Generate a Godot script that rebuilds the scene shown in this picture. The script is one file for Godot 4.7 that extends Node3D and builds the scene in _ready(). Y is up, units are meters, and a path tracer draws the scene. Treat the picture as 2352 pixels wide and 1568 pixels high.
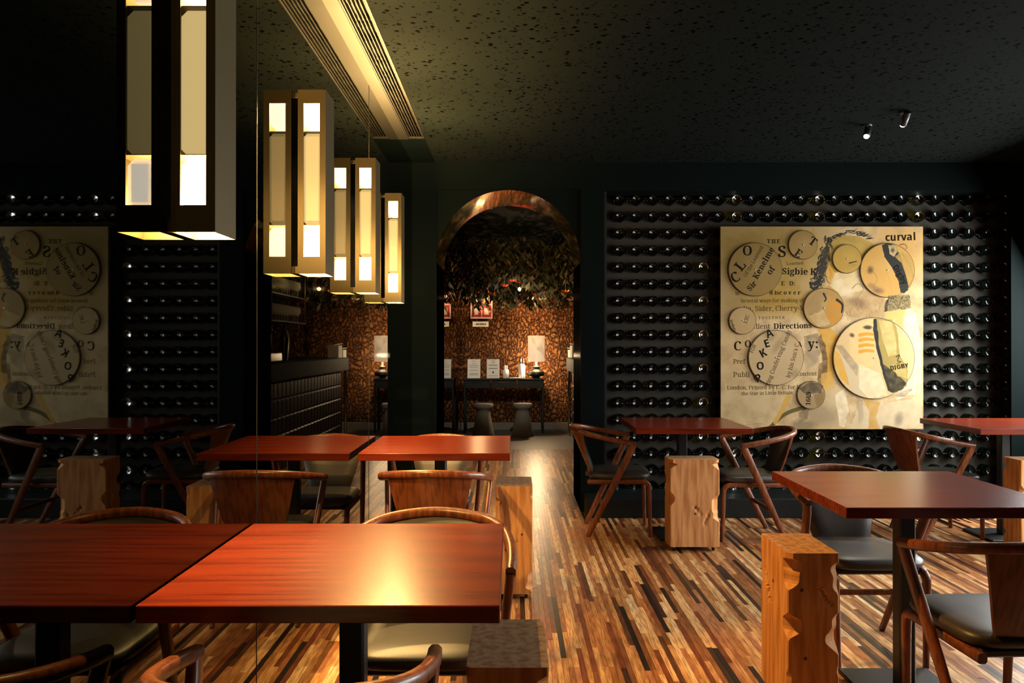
extends Node3D
# A dark restaurant: tables against a tinted mirror wall with half-lanterns, a wine rack with a painting,
# and an arched passage to a bar lobby panelled in cork bark. Metres, y up, the view runs along -z.

const H := 2.73            # ceiling height
const XM := -0.782         # plane of the mirror wall
const ZW := -6.22          # face of the far wall
const ZC := -12.2          # cork wall of the lobby
const XR := 4.3            # wall with the windows
const AMBER := Color(1.0, 0.80, 0.48)
const DAY := Color(0.97, 0.97, 0.95)

var used := {}
var M := {}
var rng := RandomNumberGenerator.new()

# ------------------------------------------------------------------ naming
func numbered(n: String) -> String:
	if not used.has(n):
		used[n] = 0
		return n
	used[n] += 1
	return "%s_%03d" % [n, used[n]]

func tag(o: Node, label := "", category := "", group := "", kind := "") -> Node:
	for p in [["label", label], ["category", category], ["group", group], ["kind", kind]]:
		if p[1] != "":
			o.set_meta(p[0], p[1])
	return o

func thing(called: String, label: String, category: String, at := Vector3.ZERO, turn := 0.0, group := "") -> Node3D:
	var o := Node3D.new()
	o.name = numbered(called)
	add_child(o)
	o.position = at
	o.rotation.y = turn
	tag(o, label, category, group)
	return o

func put(called: String, mesh: Mesh, m: Material, parent: Node, at := Vector3.ZERO, turn := 0.0) -> MeshInstance3D:
	var o := MeshInstance3D.new()
	o.name = numbered(called) if parent == self else called
	o.mesh = mesh
	o.material_override = m
	o.position = at
	o.rotation.y = turn
	o.cast_shadow = GeometryInstance3D.SHADOW_CASTING_SETTING_DOUBLE_SIDED
	parent.add_child(o, true)
	return o

func obj(called: String, st: SurfaceTool, m: Material, parent: Node, at := Vector3.ZERO) -> MeshInstance3D:
	st.generate_normals()
	return put(called, st.commit(), m, parent, at)

func single(called: String, st: SurfaceTool, m: Material, label: String, category: String, at := Vector3.ZERO, group := "") -> MeshInstance3D:
	var o := obj(called, st, m, self, at)
	tag(o, label, category, group)
	return o

func struct(called: String, st: SurfaceTool, m: Material, label: String, category := "wall") -> MeshInstance3D:
	var o := obj(called, st, m, self)
	tag(o, label, category, "", "structure")
	return o

func again(root: Node3D, at: Vector3, turn: float, label := "") -> Node3D:
	var r: Node3D = root.duplicate()
	var base := str(root.name)
	r.name = numbered(base)
	add_child(r)
	r.position = at
	r.rotation.y = turn
	if label != "":
		r.set_meta("label", label)
	return r

# ------------------------------------------------------------------ shapes
func mb() -> SurfaceTool:
	var st := SurfaceTool.new()
	st.begin(Mesh.PRIMITIVE_TRIANGLES)
	return st

func tri(st: SurfaceTool, a: Vector3, b: Vector3, c: Vector3, hint: Vector3, sg := -1) -> void:
	if (a - c).cross(a - b).dot(hint) < 0.0:
		var t := b
		b = c
		c = t
	st.set_smooth_group(sg)
	st.add_vertex(a)
	st.add_vertex(b)
	st.add_vertex(c)

func quad(st: SurfaceTool, a: Vector3, b: Vector3, c: Vector3, d: Vector3, hint: Vector3, sg := -1) -> void:
	tri(st, a, b, c, hint, sg)
	tri(st, a, c, d, hint, sg)

# a box given by two corners, its edges taken off by ch
func bx(st: SurfaceTool, lo: Vector3, hi: Vector3, ch := 0.0) -> SurfaceTool:
	return cbox(st, (lo + hi) / 2, (hi - lo).abs(), ch)

func cbox(st: SurfaceTool, at: Vector3, size: Vector3, ch := 0.0, bs := Basis.IDENTITY) -> SurfaceTool:
	var h := size / 2
	var p := func(x, y, z): return at + bs * Vector3(x, y, z)
	if ch <= 0.0:
		for ax in 3:
			for s in [-1, 1]:
				var u := Vector3.ZERO
				var v := Vector3.ZERO
				var n := Vector3.ZERO
				n[ax] = s * h[ax]
				u[(ax + 1) % 3] = h[(ax + 1) % 3]
				v[(ax + 2) % 3] = h[(ax + 2) % 3]
				quad(st, at + bs * (n + u + v), at + bs * (n + u - v), at + bs * (n - u - v), at + bs * (n - u + v), bs * n)
		return st
	var c := minf(ch, minf(h.x, minf(h.y, h.z)) * 0.9)
	for ax in 3:
		var b := (ax + 1) % 3
		var d := (ax + 2) % 3
		for s in [-1, 1]:
			var q := []
			for w in [[1, 1], [1, -1], [-1, -1], [-1, 1]]:
				var v := Vector3.ZERO
				v[ax] = s * h[ax]
				v[b] = w[0] * (h[b] - c)
				v[d] = w[1] * (h[d] - c)
				q.append(at + bs * v)
			var n := Vector3.ZERO
			n[ax] = s
			quad(st, q[0], q[1], q[2], q[3], bs * n)
			for s2 in [-1, 1]:      # edge between the faces ax and b
				var e := []
				for w in [-1, 1]:
					var v1 := Vector3.ZERO
					v1[ax] = s * h[ax]
					v1[b] = s2 * (h[b] - c)
					v1[d] = w * (h[d] - c)
					var v2 := Vector3.ZERO
					v2[ax] = s * (h[ax] - c)
					v2[b] = s2 * h[b]
					v2[d] = w * (h[d] - c)
					e.append([at + bs * v1, at + bs * v2])
				var n2 := Vector3.ZERO
				n2[ax] = s
				n2[b] = s2
				quad(st, e[0][0], e[0][1], e[1][1], e[1][0], bs * n2)
	for sx in [-1, 1]:
		for sy in [-1, 1]:
			for sz in [-1, 1]:
				tri(st, p.call(sx * h.x, sy * (h.y - c), sz * (h.z - c)), p.call(sx * (h.x - c), sy * h.y, sz * (h.z - c)), p.call(sx * (h.x - c), sy * (h.y - c), sz * h.z), bs * Vector3(sx, sy, sz))
	return st

func skin(st: SurfaceTool, rings: Array, caps := true, sg := 1) -> SurfaceTool:
	var mids := []
	for r in rings:
		var m := Vector3.ZERO
		for v in r:
			m += v
		mids.append(m / r.size())
	for i in rings.size() - 1:
		var a: Array = rings[i]
		var b: Array = rings[i + 1]
		var mid: Vector3 = (mids[i] + mids[i + 1]) / 2
		for k in a.size():
			var l := (k + 1) % a.size()
			quad(st, a[k], a[l], b[l], b[k], (a[k] + a[l] + b[l] + b[k]) / 4 - mid, sg)
	if caps:
		for e in [[0, 1], [rings.size() - 1, rings.size() - 2]]:
			var r: Array = rings[e[0]]
			for k in r.size():
				tri(st, mids[e[0]], r[k], r[(k + 1) % r.size()], mids[e[0]] - mids[e[1]])
	return st

func lathe(st: SurfaceTool, prof: Array, seg := 16, at := Vector3.ZERO, bs := Basis.IDENTITY, caps := true) -> SurfaceTool:
	var rings := []
	for q in prof:
		var r := []
		for k in seg:
			var t := TAU * k / seg
			r.append(at + bs * Vector3(cos(t) * q[0], q[1], sin(t) * q[0]))
		rings.append(r)
	return skin(st, rings, caps)

func tube(st: SurfaceTool, a: Vector3, b: Vector3, ra: float, rb := -1.0, seg := 10) -> SurfaceTool:
	var y := (b - a).normalized()
	var x := y.cross(Vector3.RIGHT if absf(y.x) < 0.9 else Vector3.UP).normalized()
	return lathe(st, [[ra, 0.0], [rb if rb >= 0.0 else ra, a.distance_to(b)]], seg, a, Basis(x, y, x.cross(y)))

# a bar of w by h swept along points; up gives the direction of h
func bar(st: SurfaceTool, pts: Array, w: float, h: float, up: Vector3, ch := 0.004, taper := []) -> SurfaceTool:
	var rings := []
	for i in pts.size():
		var t: Vector3 = ((pts[mini(i + 1, pts.size() - 1)] - pts[i]).normalized() + (pts[i] - pts[maxi(i - 1, 0)]).normalized()).normalized()
		var s := t.cross(up).normalized()
		var u := s.cross(t)
		var k: float = taper[i] if taper.size() > i else 1.0
		var x := w / 2 * k
		var y := h / 2 * k
		var r := []
		for q in [[x, y - ch], [x - ch, y], [-x + ch, y], [-x, y - ch], [-x, -y + ch], [-x + ch, -y], [x - ch, -y], [x, -y + ch]]:
			r.append(pts[i] + s * q[0] + u * q[1])
		rings.append(r)
	return skin(st, rings)

func spline(p: Array, n := 6) -> Array:
	var out := []
	for i in p.size() - 1:
		var a: Vector3 = p[maxi(i - 1, 0)]
		var b: Vector3 = p[i]
		var c: Vector3 = p[i + 1]
		var d: Vector3 = p[mini(i + 2, p.size() - 1)]
		for k in n:
			out.append(b.cubic_interpolate(c, a, d, float(k) / n))
	out.append(p[-1])
	return out

func pebble(st: SurfaceTool, at: Vector3, r: Vector3, seg := 10, rows := 6, bs := Basis.IDENTITY) -> SurfaceTool:
	var prof := []
	for i in rows + 1:
		var t := PI * i / rows - PI / 2
		prof.append([maxf(cos(t), 0.001), sin(t)])
	return lathe(st, prof, seg, at, bs * Basis.from_scale(r))

# a flat plate with a round-cornered or square window cut in it; axes u and v, thickness along n
func window_plate(st: SurfaceTool, at: Vector3, u: Vector3, v: Vector3, n: Vector3, w: float, h: float, iw: float, ih: float, oy := 0.0) -> SurfaceTool:
	var o := [[-w / 2, -h / 2], [w / 2, -h / 2], [w / 2, h / 2], [-w / 2, h / 2]]
	var q := [[-iw / 2, -ih / 2 + oy], [iw / 2, -ih / 2 + oy], [iw / 2, ih / 2 + oy], [-iw / 2, ih / 2 + oy]]
	for k in 4:
		var l := (k + 1) % 4
		var p := []
		for e in [o[k], o[l], q[l], q[k]]:
			p.append(at + u * e[0] + v * e[1])
		for s in [-1, 1]:
			quad(st, p[0] + n * s, p[1] + n * s, p[2] + n * s, p[3] + n * s, n * s)
		quad(st, p[0] - n, p[1] - n, p[1] + n, p[0] + n, (p[0] + p[1]) / 2 - at)
		quad(st, p[3] - n, p[2] - n, p[2] + n, p[3] + n, at - (p[3] + p[2]) / 2)
	return st

# ------------------------------------------------------------------ materials
func ntex(seed_: int, freq: float, stops: Array, size := 512, octaves := 4, ridged := false) -> NoiseTexture2D:
	var n := FastNoiseLite.new()
	n.seed = seed_
	n.noise_type = FastNoiseLite.TYPE_SIMPLEX_SMOOTH
	if ridged:
		n.fractal_type = FastNoiseLite.FRACTAL_RIDGED
		n.fractal_gain = 0.62
	n.frequency = freq
	n.fractal_octaves = octaves
	var t := NoiseTexture2D.new()
	t.width = size
	t.height = size
	t.seamless = true
	t.noise = n
	var g := Gradient.new()
	var off := PackedFloat32Array()
	var col := PackedColorArray()
	for s in stops:
		off.append(s[0])
		col.append(s[1])
	g.offsets = off
	g.colors = col
	t.color_ramp = g
	return t

func mat(name_: String, c: Color, rough := 0.6, metal := 0.0, spec := 0.5) -> StandardMaterial3D:
	var m := StandardMaterial3D.new()
	m.resource_name = name_
	m.albedo_color = c
	m.roughness = rough
	m.metallic = metal
	m.metallic_specular = spec
	M[name_] = m
	return m

func tri_tex(m: StandardMaterial3D, t: Texture2D, scale_: Vector3, world := false) -> StandardMaterial3D:
	m.albedo_texture = t
	m.uv1_triplanar = true
	m.uv1_world_triplanar = world
	m.uv1_scale = scale_
	m.uv1_triplanar_sharpness = 4.0
	return m

func relief(m: StandardMaterial3D, t: Texture2D, depth: float) -> StandardMaterial3D:
	m.heightmap_enabled = true
	m.heightmap_texture = t
	m.heightmap_scale = depth
	return m

func glow(name_: String, c: Color, e: float) -> StandardMaterial3D:
	var m := mat(name_, c, 0.5)
	m.emission_enabled = true
	m.emission = c
	m.emission_energy_multiplier = e
	return m

func k(r: int, g: int, b: int) -> Color:
	return Color(r / 255.0, g / 255.0, b / 255.0)

func materials() -> void:
	var w := Color.WHITE
	var grain := ntex(3, 0.012, [[0.0, k(150, 135, 120)], [0.42, k(205, 195, 185)], [0.55, k(235, 228, 220)], [1.0, w]], 512, 5)
	var figure := ntex(8, 0.010, [[0.0, k(196, 170, 146)], [0.4, k(226, 212, 198)], [0.6, k(244, 236, 228)], [1.0, w]], 512, 4)
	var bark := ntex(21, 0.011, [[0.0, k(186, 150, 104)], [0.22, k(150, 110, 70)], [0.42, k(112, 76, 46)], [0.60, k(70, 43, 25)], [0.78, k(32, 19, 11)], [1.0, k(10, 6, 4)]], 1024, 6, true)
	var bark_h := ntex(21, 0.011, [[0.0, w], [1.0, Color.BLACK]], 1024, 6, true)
	var fine := ntex(5, 0.05, [[0.0, k(205, 205, 205)], [1.0, w]], 256, 3)
	M.grain = grain
	tri_tex(mat("table wood", k(116, 40, 18), 0.24, 0.0, 0.42), grain, Vector3(0.22, 3, 7))
	tri_tex(mat("chair wood", k(126, 70, 39), 0.34, 0.0, 0.5), grain, Vector3(6, 1.2, 6))
	tri_tex(mat("pine", k(222, 166, 110), 0.72, 0.0, 0.3), figure, Vector3(5, 0.5, 5))
	tri_tex(mat("pine end grain", k(176, 142, 108), 0.85, 0.0, 0.2), figure, Vector3(6, 6, 6))
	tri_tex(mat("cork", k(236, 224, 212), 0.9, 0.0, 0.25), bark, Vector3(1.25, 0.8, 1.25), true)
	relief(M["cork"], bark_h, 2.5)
	mat("gap black", k(10, 11, 11), 0.9, 0.0, 0.2)
	mat("dark wall", k(8, 15, 15), 0.7, 0.0, 0.12)
	mat("dark trim", k(12, 17, 17), 0.45, 0.0, 0.4)
	mat("steel", k(18, 20, 21), 0.42, 0.0, 0.5)
	mat("mirror", k(80, 83, 80), 0.015, 1.0)
	mat("mirror edge", k(60, 58, 52), 0.5, 1.0)
	mat("copper", k(214, 176, 140), 0.05, 1.0)
	mat("brass", k(88, 77, 51), 0.45, 0.6)
	mat("chrome", k(215, 215, 215), 0.12, 1.0)
	tri_tex(mat("leather", k(62, 56, 52), 0.42, 0.0, 0.5), fine, Vector3(8, 8, 8))
	mat("bottle glass", k(6, 10, 8), 0.09, 0.0, 0.38)
	mat("rack back", k(52, 50, 46), 0.8, 0.0, 0.12)
	mat("rack frame", k(12, 16, 16), 0.5, 0.0, 0.4)
	mat("rubber", k(14, 14, 15), 0.6)
	mat("paper", k(235, 234, 230), 0.85)
	mat("ink", k(60, 56, 54), 0.9)
	mat("poster red", k(186, 44, 52), 0.6)
	mat("poster white", k(232, 214, 208), 0.6)
	tri_tex(mat("clay", k(112, 104, 95), 0.85), fine, Vector3(5, 5, 5))
	mat("lobby slate", k(74, 74, 76), 0.5, 0.0, 0.4)
	tri_tex(mat("bar front", k(92, 58, 34), 0.5), bark, Vector3(5, 5, 5), true)
	mat("bar top", k(36, 39, 45), 0.75, 0.0, 0.2)
	mat("clear plastic", k(228, 226, 224), 0.25)
	mat("glass ware", Color(0.95, 0.97, 0.97, 0.18), 0.03).transparency = BaseMaterial3D.TRANSPARENCY_ALPHA
	mat("window glass", Color(0.95, 0.98, 1.0, 0.08), 0.02).transparency = BaseMaterial3D.TRANSPARENCY_ALPHA
	glow("lamp glow", Color(1.0, 0.95, 0.88), 3.0)
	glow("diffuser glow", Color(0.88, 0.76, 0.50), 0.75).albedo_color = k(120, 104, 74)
	glow("fairy glow", Color(1.0, 0.80, 0.50), 6.0)
	glow("spot glow", Color(1.0, 0.97, 0.92), 8.0)
	var shade := glow("shade glow", Color(1.0, 0.84, 0.66), 0.55)
	shade.albedo_color = k(235, 215, 190)
	var leaf := mat("leaf", k(58, 74, 40), 0.7)
	leaf.vertex_color_use_as_albedo = true
	leaf.albedo_color = Color.WHITE
	var oliv := mat("olive glass", Color(0.86, 0.78, 0.16, 0.0), 0.05)
	oliv.transparency = BaseMaterial3D.TRANSPARENCY_ALPHA
	oliv.refraction_enabled = true
	oliv.refraction_scale = 0.05
	# perforated ceiling board: holes of mixed sizes, print and relief from one picture
	var im := Image.create(1024, 1024, false, Image.FORMAT_RGB8)
	im.fill(Color.WHITE)
	rng.seed = 77
	for i in 900:
		var c := Vector2(rng.randf() * 1024, rng.randf() * 1024)
		var r: float = [3.0, 3.8, 5.0, 6.6, 8.6][mini(4, int(rng.randf() * rng.randf() * 7.0))]
		for y in range(int(c.y - r - 1), int(c.y + r + 2)):
			for x in range(int(c.x - r - 1), int(c.x + r + 2)):
				var d := Vector2(x, y).distance_to(c)
				if d < r + 0.5:
					var o := im.get_pixel(posmod(x, 1024), posmod(y, 1024))
					im.set_pixel(posmod(x, 1024), posmod(y, 1024), o.lerp(Color(0.0, 0.0, 0.0), clampf(r + 0.5 - d, 0, 1)))
	var holes := ImageTexture.create_from_image(im)
	tri_tex(mat("ceiling board", k(22, 26, 25), 0.85, 0.0, 0.06), holes, Vector3(0.8, 0.8, 0.8), true)

# ------------------------------------------------------------------ camera, light
func view_and_light() -> void:
	var cam := Camera3D.new()
	cam.name = "camera"
	cam.fov = rad_to_deg(2.0 * atan(784.0 / 1829.0))
	cam.position = Vector3(0, 1.31, 0)
	cam.rotation.x = atan(6.0 / 1829.0)
	cam.near = 0.05
	add_child(cam)
	cam.current = true
	var we := WorldEnvironment.new()
	we.name = "surroundings"
	var e := Environment.new()
	e.background_mode = Environment.BG_SKY
	var sky := Sky.new()
	var sm := ProceduralSkyMaterial.new()
	sm.sky_top_color = Color(0.62, 0.70, 0.80)
	sm.sky_horizon_color = Color(0.80, 0.84, 0.88)
	sm.ground_bottom_color = Color(0.32, 0.31, 0.30)
	sm.ground_horizon_color = Color(0.50, 0.50, 0.50)
	sm.sky_energy_multiplier = 1.0
	sky.sky_material = sm
	e.sky = sky
	e.tonemap_mode = Environment.TONE_MAPPER_LINEAR
	e.tonemap_exposure = 1.0
	e.sdfgi_enabled = true
	e.ssao_enabled = true
	e.ssil_enabled = true
	we.environment = e
	add_child(we)
	# daylight that comes in at the two windows of the side wall
	for s in WINDOWS:
		var a := AreaLight3D.new()
		a.name = "window_daylight"
		a.area_size = Vector2(s[1] - s[0] - 0.1, s[3] - s[2] - 0.1)
		a.light_color = DAY
		a.light_energy = s[4]
		a.shadow_enabled = true
		add_child(a, true)
		a.position = Vector3(XR - 0.03, (s[2] + s[3]) / 2, -(s[0] + s[1]) / 2)
		a.rotation = Vector3(-0.5, PI / 2, 0)

# from, to (distance in front of the camera), sill, head, energy
const WINDOWS := [[2.4, 4.6, 0.55, 2.35, 17.0], [5.2, 6.1, 0.75, 2.25, 16.0]]

func omni(at: Vector3, c: Color, energy: float, size: float, parent: Node, called := "bulb_light") -> void:
	var l := OmniLight3D.new()
	l.name = called
	l.light_color = c
	l.light_energy = energy
	l.light_size = size
	l.omni_range = 14.0
	l.omni_attenuation = 2.0
	l.shadow_enabled = true
	parent.add_child(l, true)
	l.position = at

# ------------------------------------------------------------------ the room
func room() -> void:
	var W: Material = M["dark wall"]
	# ceiling boards and the slot strip by the mirror
	struct("ceiling", bx(mb(), Vector3(-0.60, H, ZW), Vector3(XR, H + 0.1, 2.6)), M["ceiling board"], "dark perforated ceiling board over the dining room", "ceiling")
	struct("ceiling_bar", bx(mb(), Vector3(XM - 0.1, H, ZC - 0.1), Vector3(3.1, H + 0.1, ZW)), W, "plain dark ceiling over the bar lobby", "ceiling")
	struct("wall_back", bx(mb(), Vector3(XM - 0.1, 0, 2.6), Vector3(XR + 0.1, H, 2.7)), W, "dark plain wall closing the dining room behind the tables")
	# window wall
	var st := mb()
	var z := -2.6
	for s in WINDOWS:
		bx(st, Vector3(XR, 0, -z), Vector3(XR + 0.2, H, -s[0]))
		bx(st, Vector3(XR, 0, -s[0]), Vector3(XR + 0.2, s[2], -s[1]))
		bx(st, Vector3(XR, s[3], -s[0]), Vector3(XR + 0.2, H, -s[1]))
		z = s[1]
	bx(st, Vector3(XR, 0, -z), Vector3(XR + 0.2, H, ZW - 0.8))
	struct("wall_right", st, W, "dark wall with two tall windows letting in daylight")
	for i in WINDOWS.size():
		var s: Array = WINDOWS[i]
		var n := Node3D.new()
		n.name = "window_%d" % (i + 1)
		add_child(n)
		tag(n, ["tall window with dark frame beside the front tables", "tall window with dark frame close to the wine rack"][i], "window", "", "structure")
		var c := Vector3(XR + 0.14, (s[2] + s[3]) / 2, -(s[0] + s[1]) / 2)
		obj("window_frame", window_plate(mb(), c, Vector3(0, 0, 1), Vector3.UP, Vector3(0.025, 0, 0), s[1] - s[0], s[3] - s[2], s[1] - s[0] - 0.12, s[3] - s[2] - 0.12), M["dark trim"], n)
		obj("mullion", cbox(mb(), c, Vector3(0.05, s[3] - s[2] - 0.12, 0.05), 0.006), M["dark trim"], n)
		for q in [-1, 1]:
			obj("pane", cbox(mb(), c + Vector3(0, 0, q * ((s[1] - s[0] - 0.12) / 4 + 0.012)), Vector3(0.008, s[3] - s[2] - 0.12, (s[1] - s[0] - 0.17) / 2)), M["window glass"], n)
	# mirror wall: a backing wall with tall tinted mirror panels, thin joints between them
	var ml := struct("wall_left", bx(mb(), Vector3(XM - 0.2, 0, ZC), Vector3(XM - 0.012, H, 2.6)), M["gap black"], "tinted mirror wall beside the tables, in tall panels")
	var cuts := [2.6, 1.3, -0.53, -2.44, -4.35, ZW]
	for i in cuts.size() - 1:
		obj("mirror_panel", bx(mb(), Vector3(XM - 0.012, 0.0, cuts[i] - 0.0015), Vector3(XM, H, cuts[i + 1] + 0.0015)), M["mirror"], ml)
	cuts = [ZW - 0.73, -9.4, ZC]
	for i in cuts.size() - 1:
		obj("mirror_panel", bx(mb(), Vector3(XM - 0.012, 0.0, cuts[i] - 0.0015), Vector3(XM, H, cuts[i + 1] + 0.0015)), M["mirror"], ml)
	for zj in [-2.44, -4.35]:
		obj("joint_strip", bx(mb(), Vector3(XM - 0.010, 0.0, zj - 0.0014), Vector3(XM + 0.0012, H, zj + 0.0014)), M["mirror edge"], ml)
	# far wall: piers, lintel, recess for the wine rack
	st = mb()
	bx(st, Vector3(XM, 0, ZW - 0.73), Vector3(-0.592, H, ZW))
	bx(st, Vector3(0.537, 0, ZW - 0.73), Vector3(0.721, H, ZW))
	bx(st, Vector3(-0.592, 2.519, ZW - 0.73), Vector3(0.537, H, ZW))
	bx(st, Vector3(0.721, 2.51, ZW - 0.6), Vector3(XR, H, ZW))
	bx(st, Vector3(3.90, 0, ZW - 0.06), Vector3(XR, 2.51, ZW))
	bx(st, Vector3(0.721, 0, ZW - 0.73), Vector3(XR, H, ZW - 0.6))
	struct("wall_far", st, W, "dark wall with the arched passage and the recess of the wine rack")
	struct("trim_1", bx(mb(), Vector3(0.56, 0, ZW), Vector3(XR, 0.145, -6.0), 0.004), M["dark trim"], "low dark plinth along the foot of the wine rack", "plinth")
	struct("trim_2", bx(mb(), Vector3(0.721, 0, ZW - 0.6), Vector3(XR, 0.145, ZW)), M["dark trim"], "dark bottom shelf inside the recess of the wine rack", "plinth")
	# arch: spandrels, a polished lining
	st = mb()
	var ln := mb()
	var cx := -0.0275
	var r := 0.5645
	var cy := 2.517 - r
	var zf := ZW - 0.02
	var zb := ZW - 0.73
	var seg := 40
	for i in seg:
		var a := PI * i / seg
		var b := PI * (i + 1) / seg
		var p := Vector3(cx + cos(a) * r, cy + sin(a) * r, 0)
		var q := Vector3(cx + cos(b) * r, cy + sin(b) * r, 0)
		for zz in [[zf, 1.0], [zb, -1.0]]:
			quad(st, p + Vector3(0, 0, zz[0]), q + Vector3(0, 0, zz[0]), Vector3(q.x, 2.519, zz[0]), Vector3(p.x, 2.519, zz[0]), Vector3(0, 0, zz[1]))
		quad(ln, p + Vector3(0, 0, zf), q + Vector3(0, 0, zf), q + Vector3(0, 0, zb), p + Vector3(0, 0, zb), Vector3(cx, cy, 0) - p, 1)
	for s in [-1, 1]:
		var x: float = cx + s * r
		quad(ln, Vector3(x, 0, zf), Vector3(x, cy, zf), Vector3(x, cy, zb), Vector3(x, 0, zb), Vector3(-s, 0, 0))
	var sp := struct("wall_arch", st, M["dark wall"], "dark panel round the head of the arched passage")
	obj("arch_lining", ln, M["copper"], sp).set_meta("label", "polished copper lining of the arch")
	# lobby walls behind the arch
	struct("wall_bar_right", bx(mb(), Vector3(3.0, 0, ZC - 0.1), Vector3(3.1, H, ZW - 0.73)), W, "dark side wall behind the bar counter")
	cork_wall()
	# air grille strip under the ceiling next to the mirror
	struct("trim_3", bx(mb(), Vector3(XM, H - 0.006, -5.5), Vector3(-0.716, H + 0.1, 2.6)), M["brass strip"], "flat tan metal strip of the ceiling beside the mirror", "ceiling strip")
	var g := thing("air_grille", "long slotted air grille in the ceiling beside the mirror", "grille", Vector3(-0.66, H, 0))
	obj("frame", window_plate(mb(), Vector3(0, 0.004, -2.25), Vector3.RIGHT, Vector3(0, 0, 1), Vector3(0, 0.006, 0), 0.116, 6.5, 0.098, 6.46), M["brass strip"], g)
	for i in 6:
		obj("slat", cbox(mb(), Vector3(-0.043 + i * 0.0172, 0.012, -2.25), Vector3(0.006, 0.016, 6.46), 0.001), M["brass strip"], g)
	for i in 26:
		var gap := 0.12 if i % 3 == 0 else 0.045
		obj("damper", cbox(mb(), Vector3(0, 0.030, -5.35 + i * 0.25), Vector3(0.098, 0.012, gap)), M["brass strip"], g)
	obj("duct", bx(mb(), Vector3(-0.056, 0.055, -5.5), Vector3(0.060, 0.1, 1.0)), M["brass strip"], g)
	struct("ceiling_end", bx(mb(), Vector3(XM, H, ZW), Vector3(-0.60, H + 0.1, -5.5)), M["dark wall"], "plain dark end of the ceiling strip above the wall lanterns", "ceiling")

func cork_wall() -> void:
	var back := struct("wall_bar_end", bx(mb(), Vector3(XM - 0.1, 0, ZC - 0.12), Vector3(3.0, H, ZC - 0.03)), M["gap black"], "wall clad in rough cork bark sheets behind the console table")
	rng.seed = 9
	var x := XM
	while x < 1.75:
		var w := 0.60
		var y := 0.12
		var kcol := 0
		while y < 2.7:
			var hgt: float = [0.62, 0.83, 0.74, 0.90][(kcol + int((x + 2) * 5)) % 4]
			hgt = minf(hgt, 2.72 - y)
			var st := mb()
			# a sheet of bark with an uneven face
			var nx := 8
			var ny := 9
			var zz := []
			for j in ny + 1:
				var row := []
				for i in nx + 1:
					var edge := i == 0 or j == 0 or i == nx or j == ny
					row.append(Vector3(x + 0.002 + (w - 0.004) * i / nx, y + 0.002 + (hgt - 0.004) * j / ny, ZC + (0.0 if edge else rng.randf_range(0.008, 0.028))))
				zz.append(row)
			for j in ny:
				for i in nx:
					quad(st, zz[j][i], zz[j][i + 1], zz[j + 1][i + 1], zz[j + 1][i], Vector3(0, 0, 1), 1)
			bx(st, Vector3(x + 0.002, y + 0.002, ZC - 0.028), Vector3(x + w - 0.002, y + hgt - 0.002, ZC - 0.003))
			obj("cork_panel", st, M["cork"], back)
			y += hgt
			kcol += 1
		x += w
	struct("baseboard_bar", bx(mb(), Vector3(XM, 0, ZC - 0.03), Vector3(3.0, 0.115, ZC + 0.02), 0.004), M["clay"], "pale baseboard under the cork bark wall", "baseboard")

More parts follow.
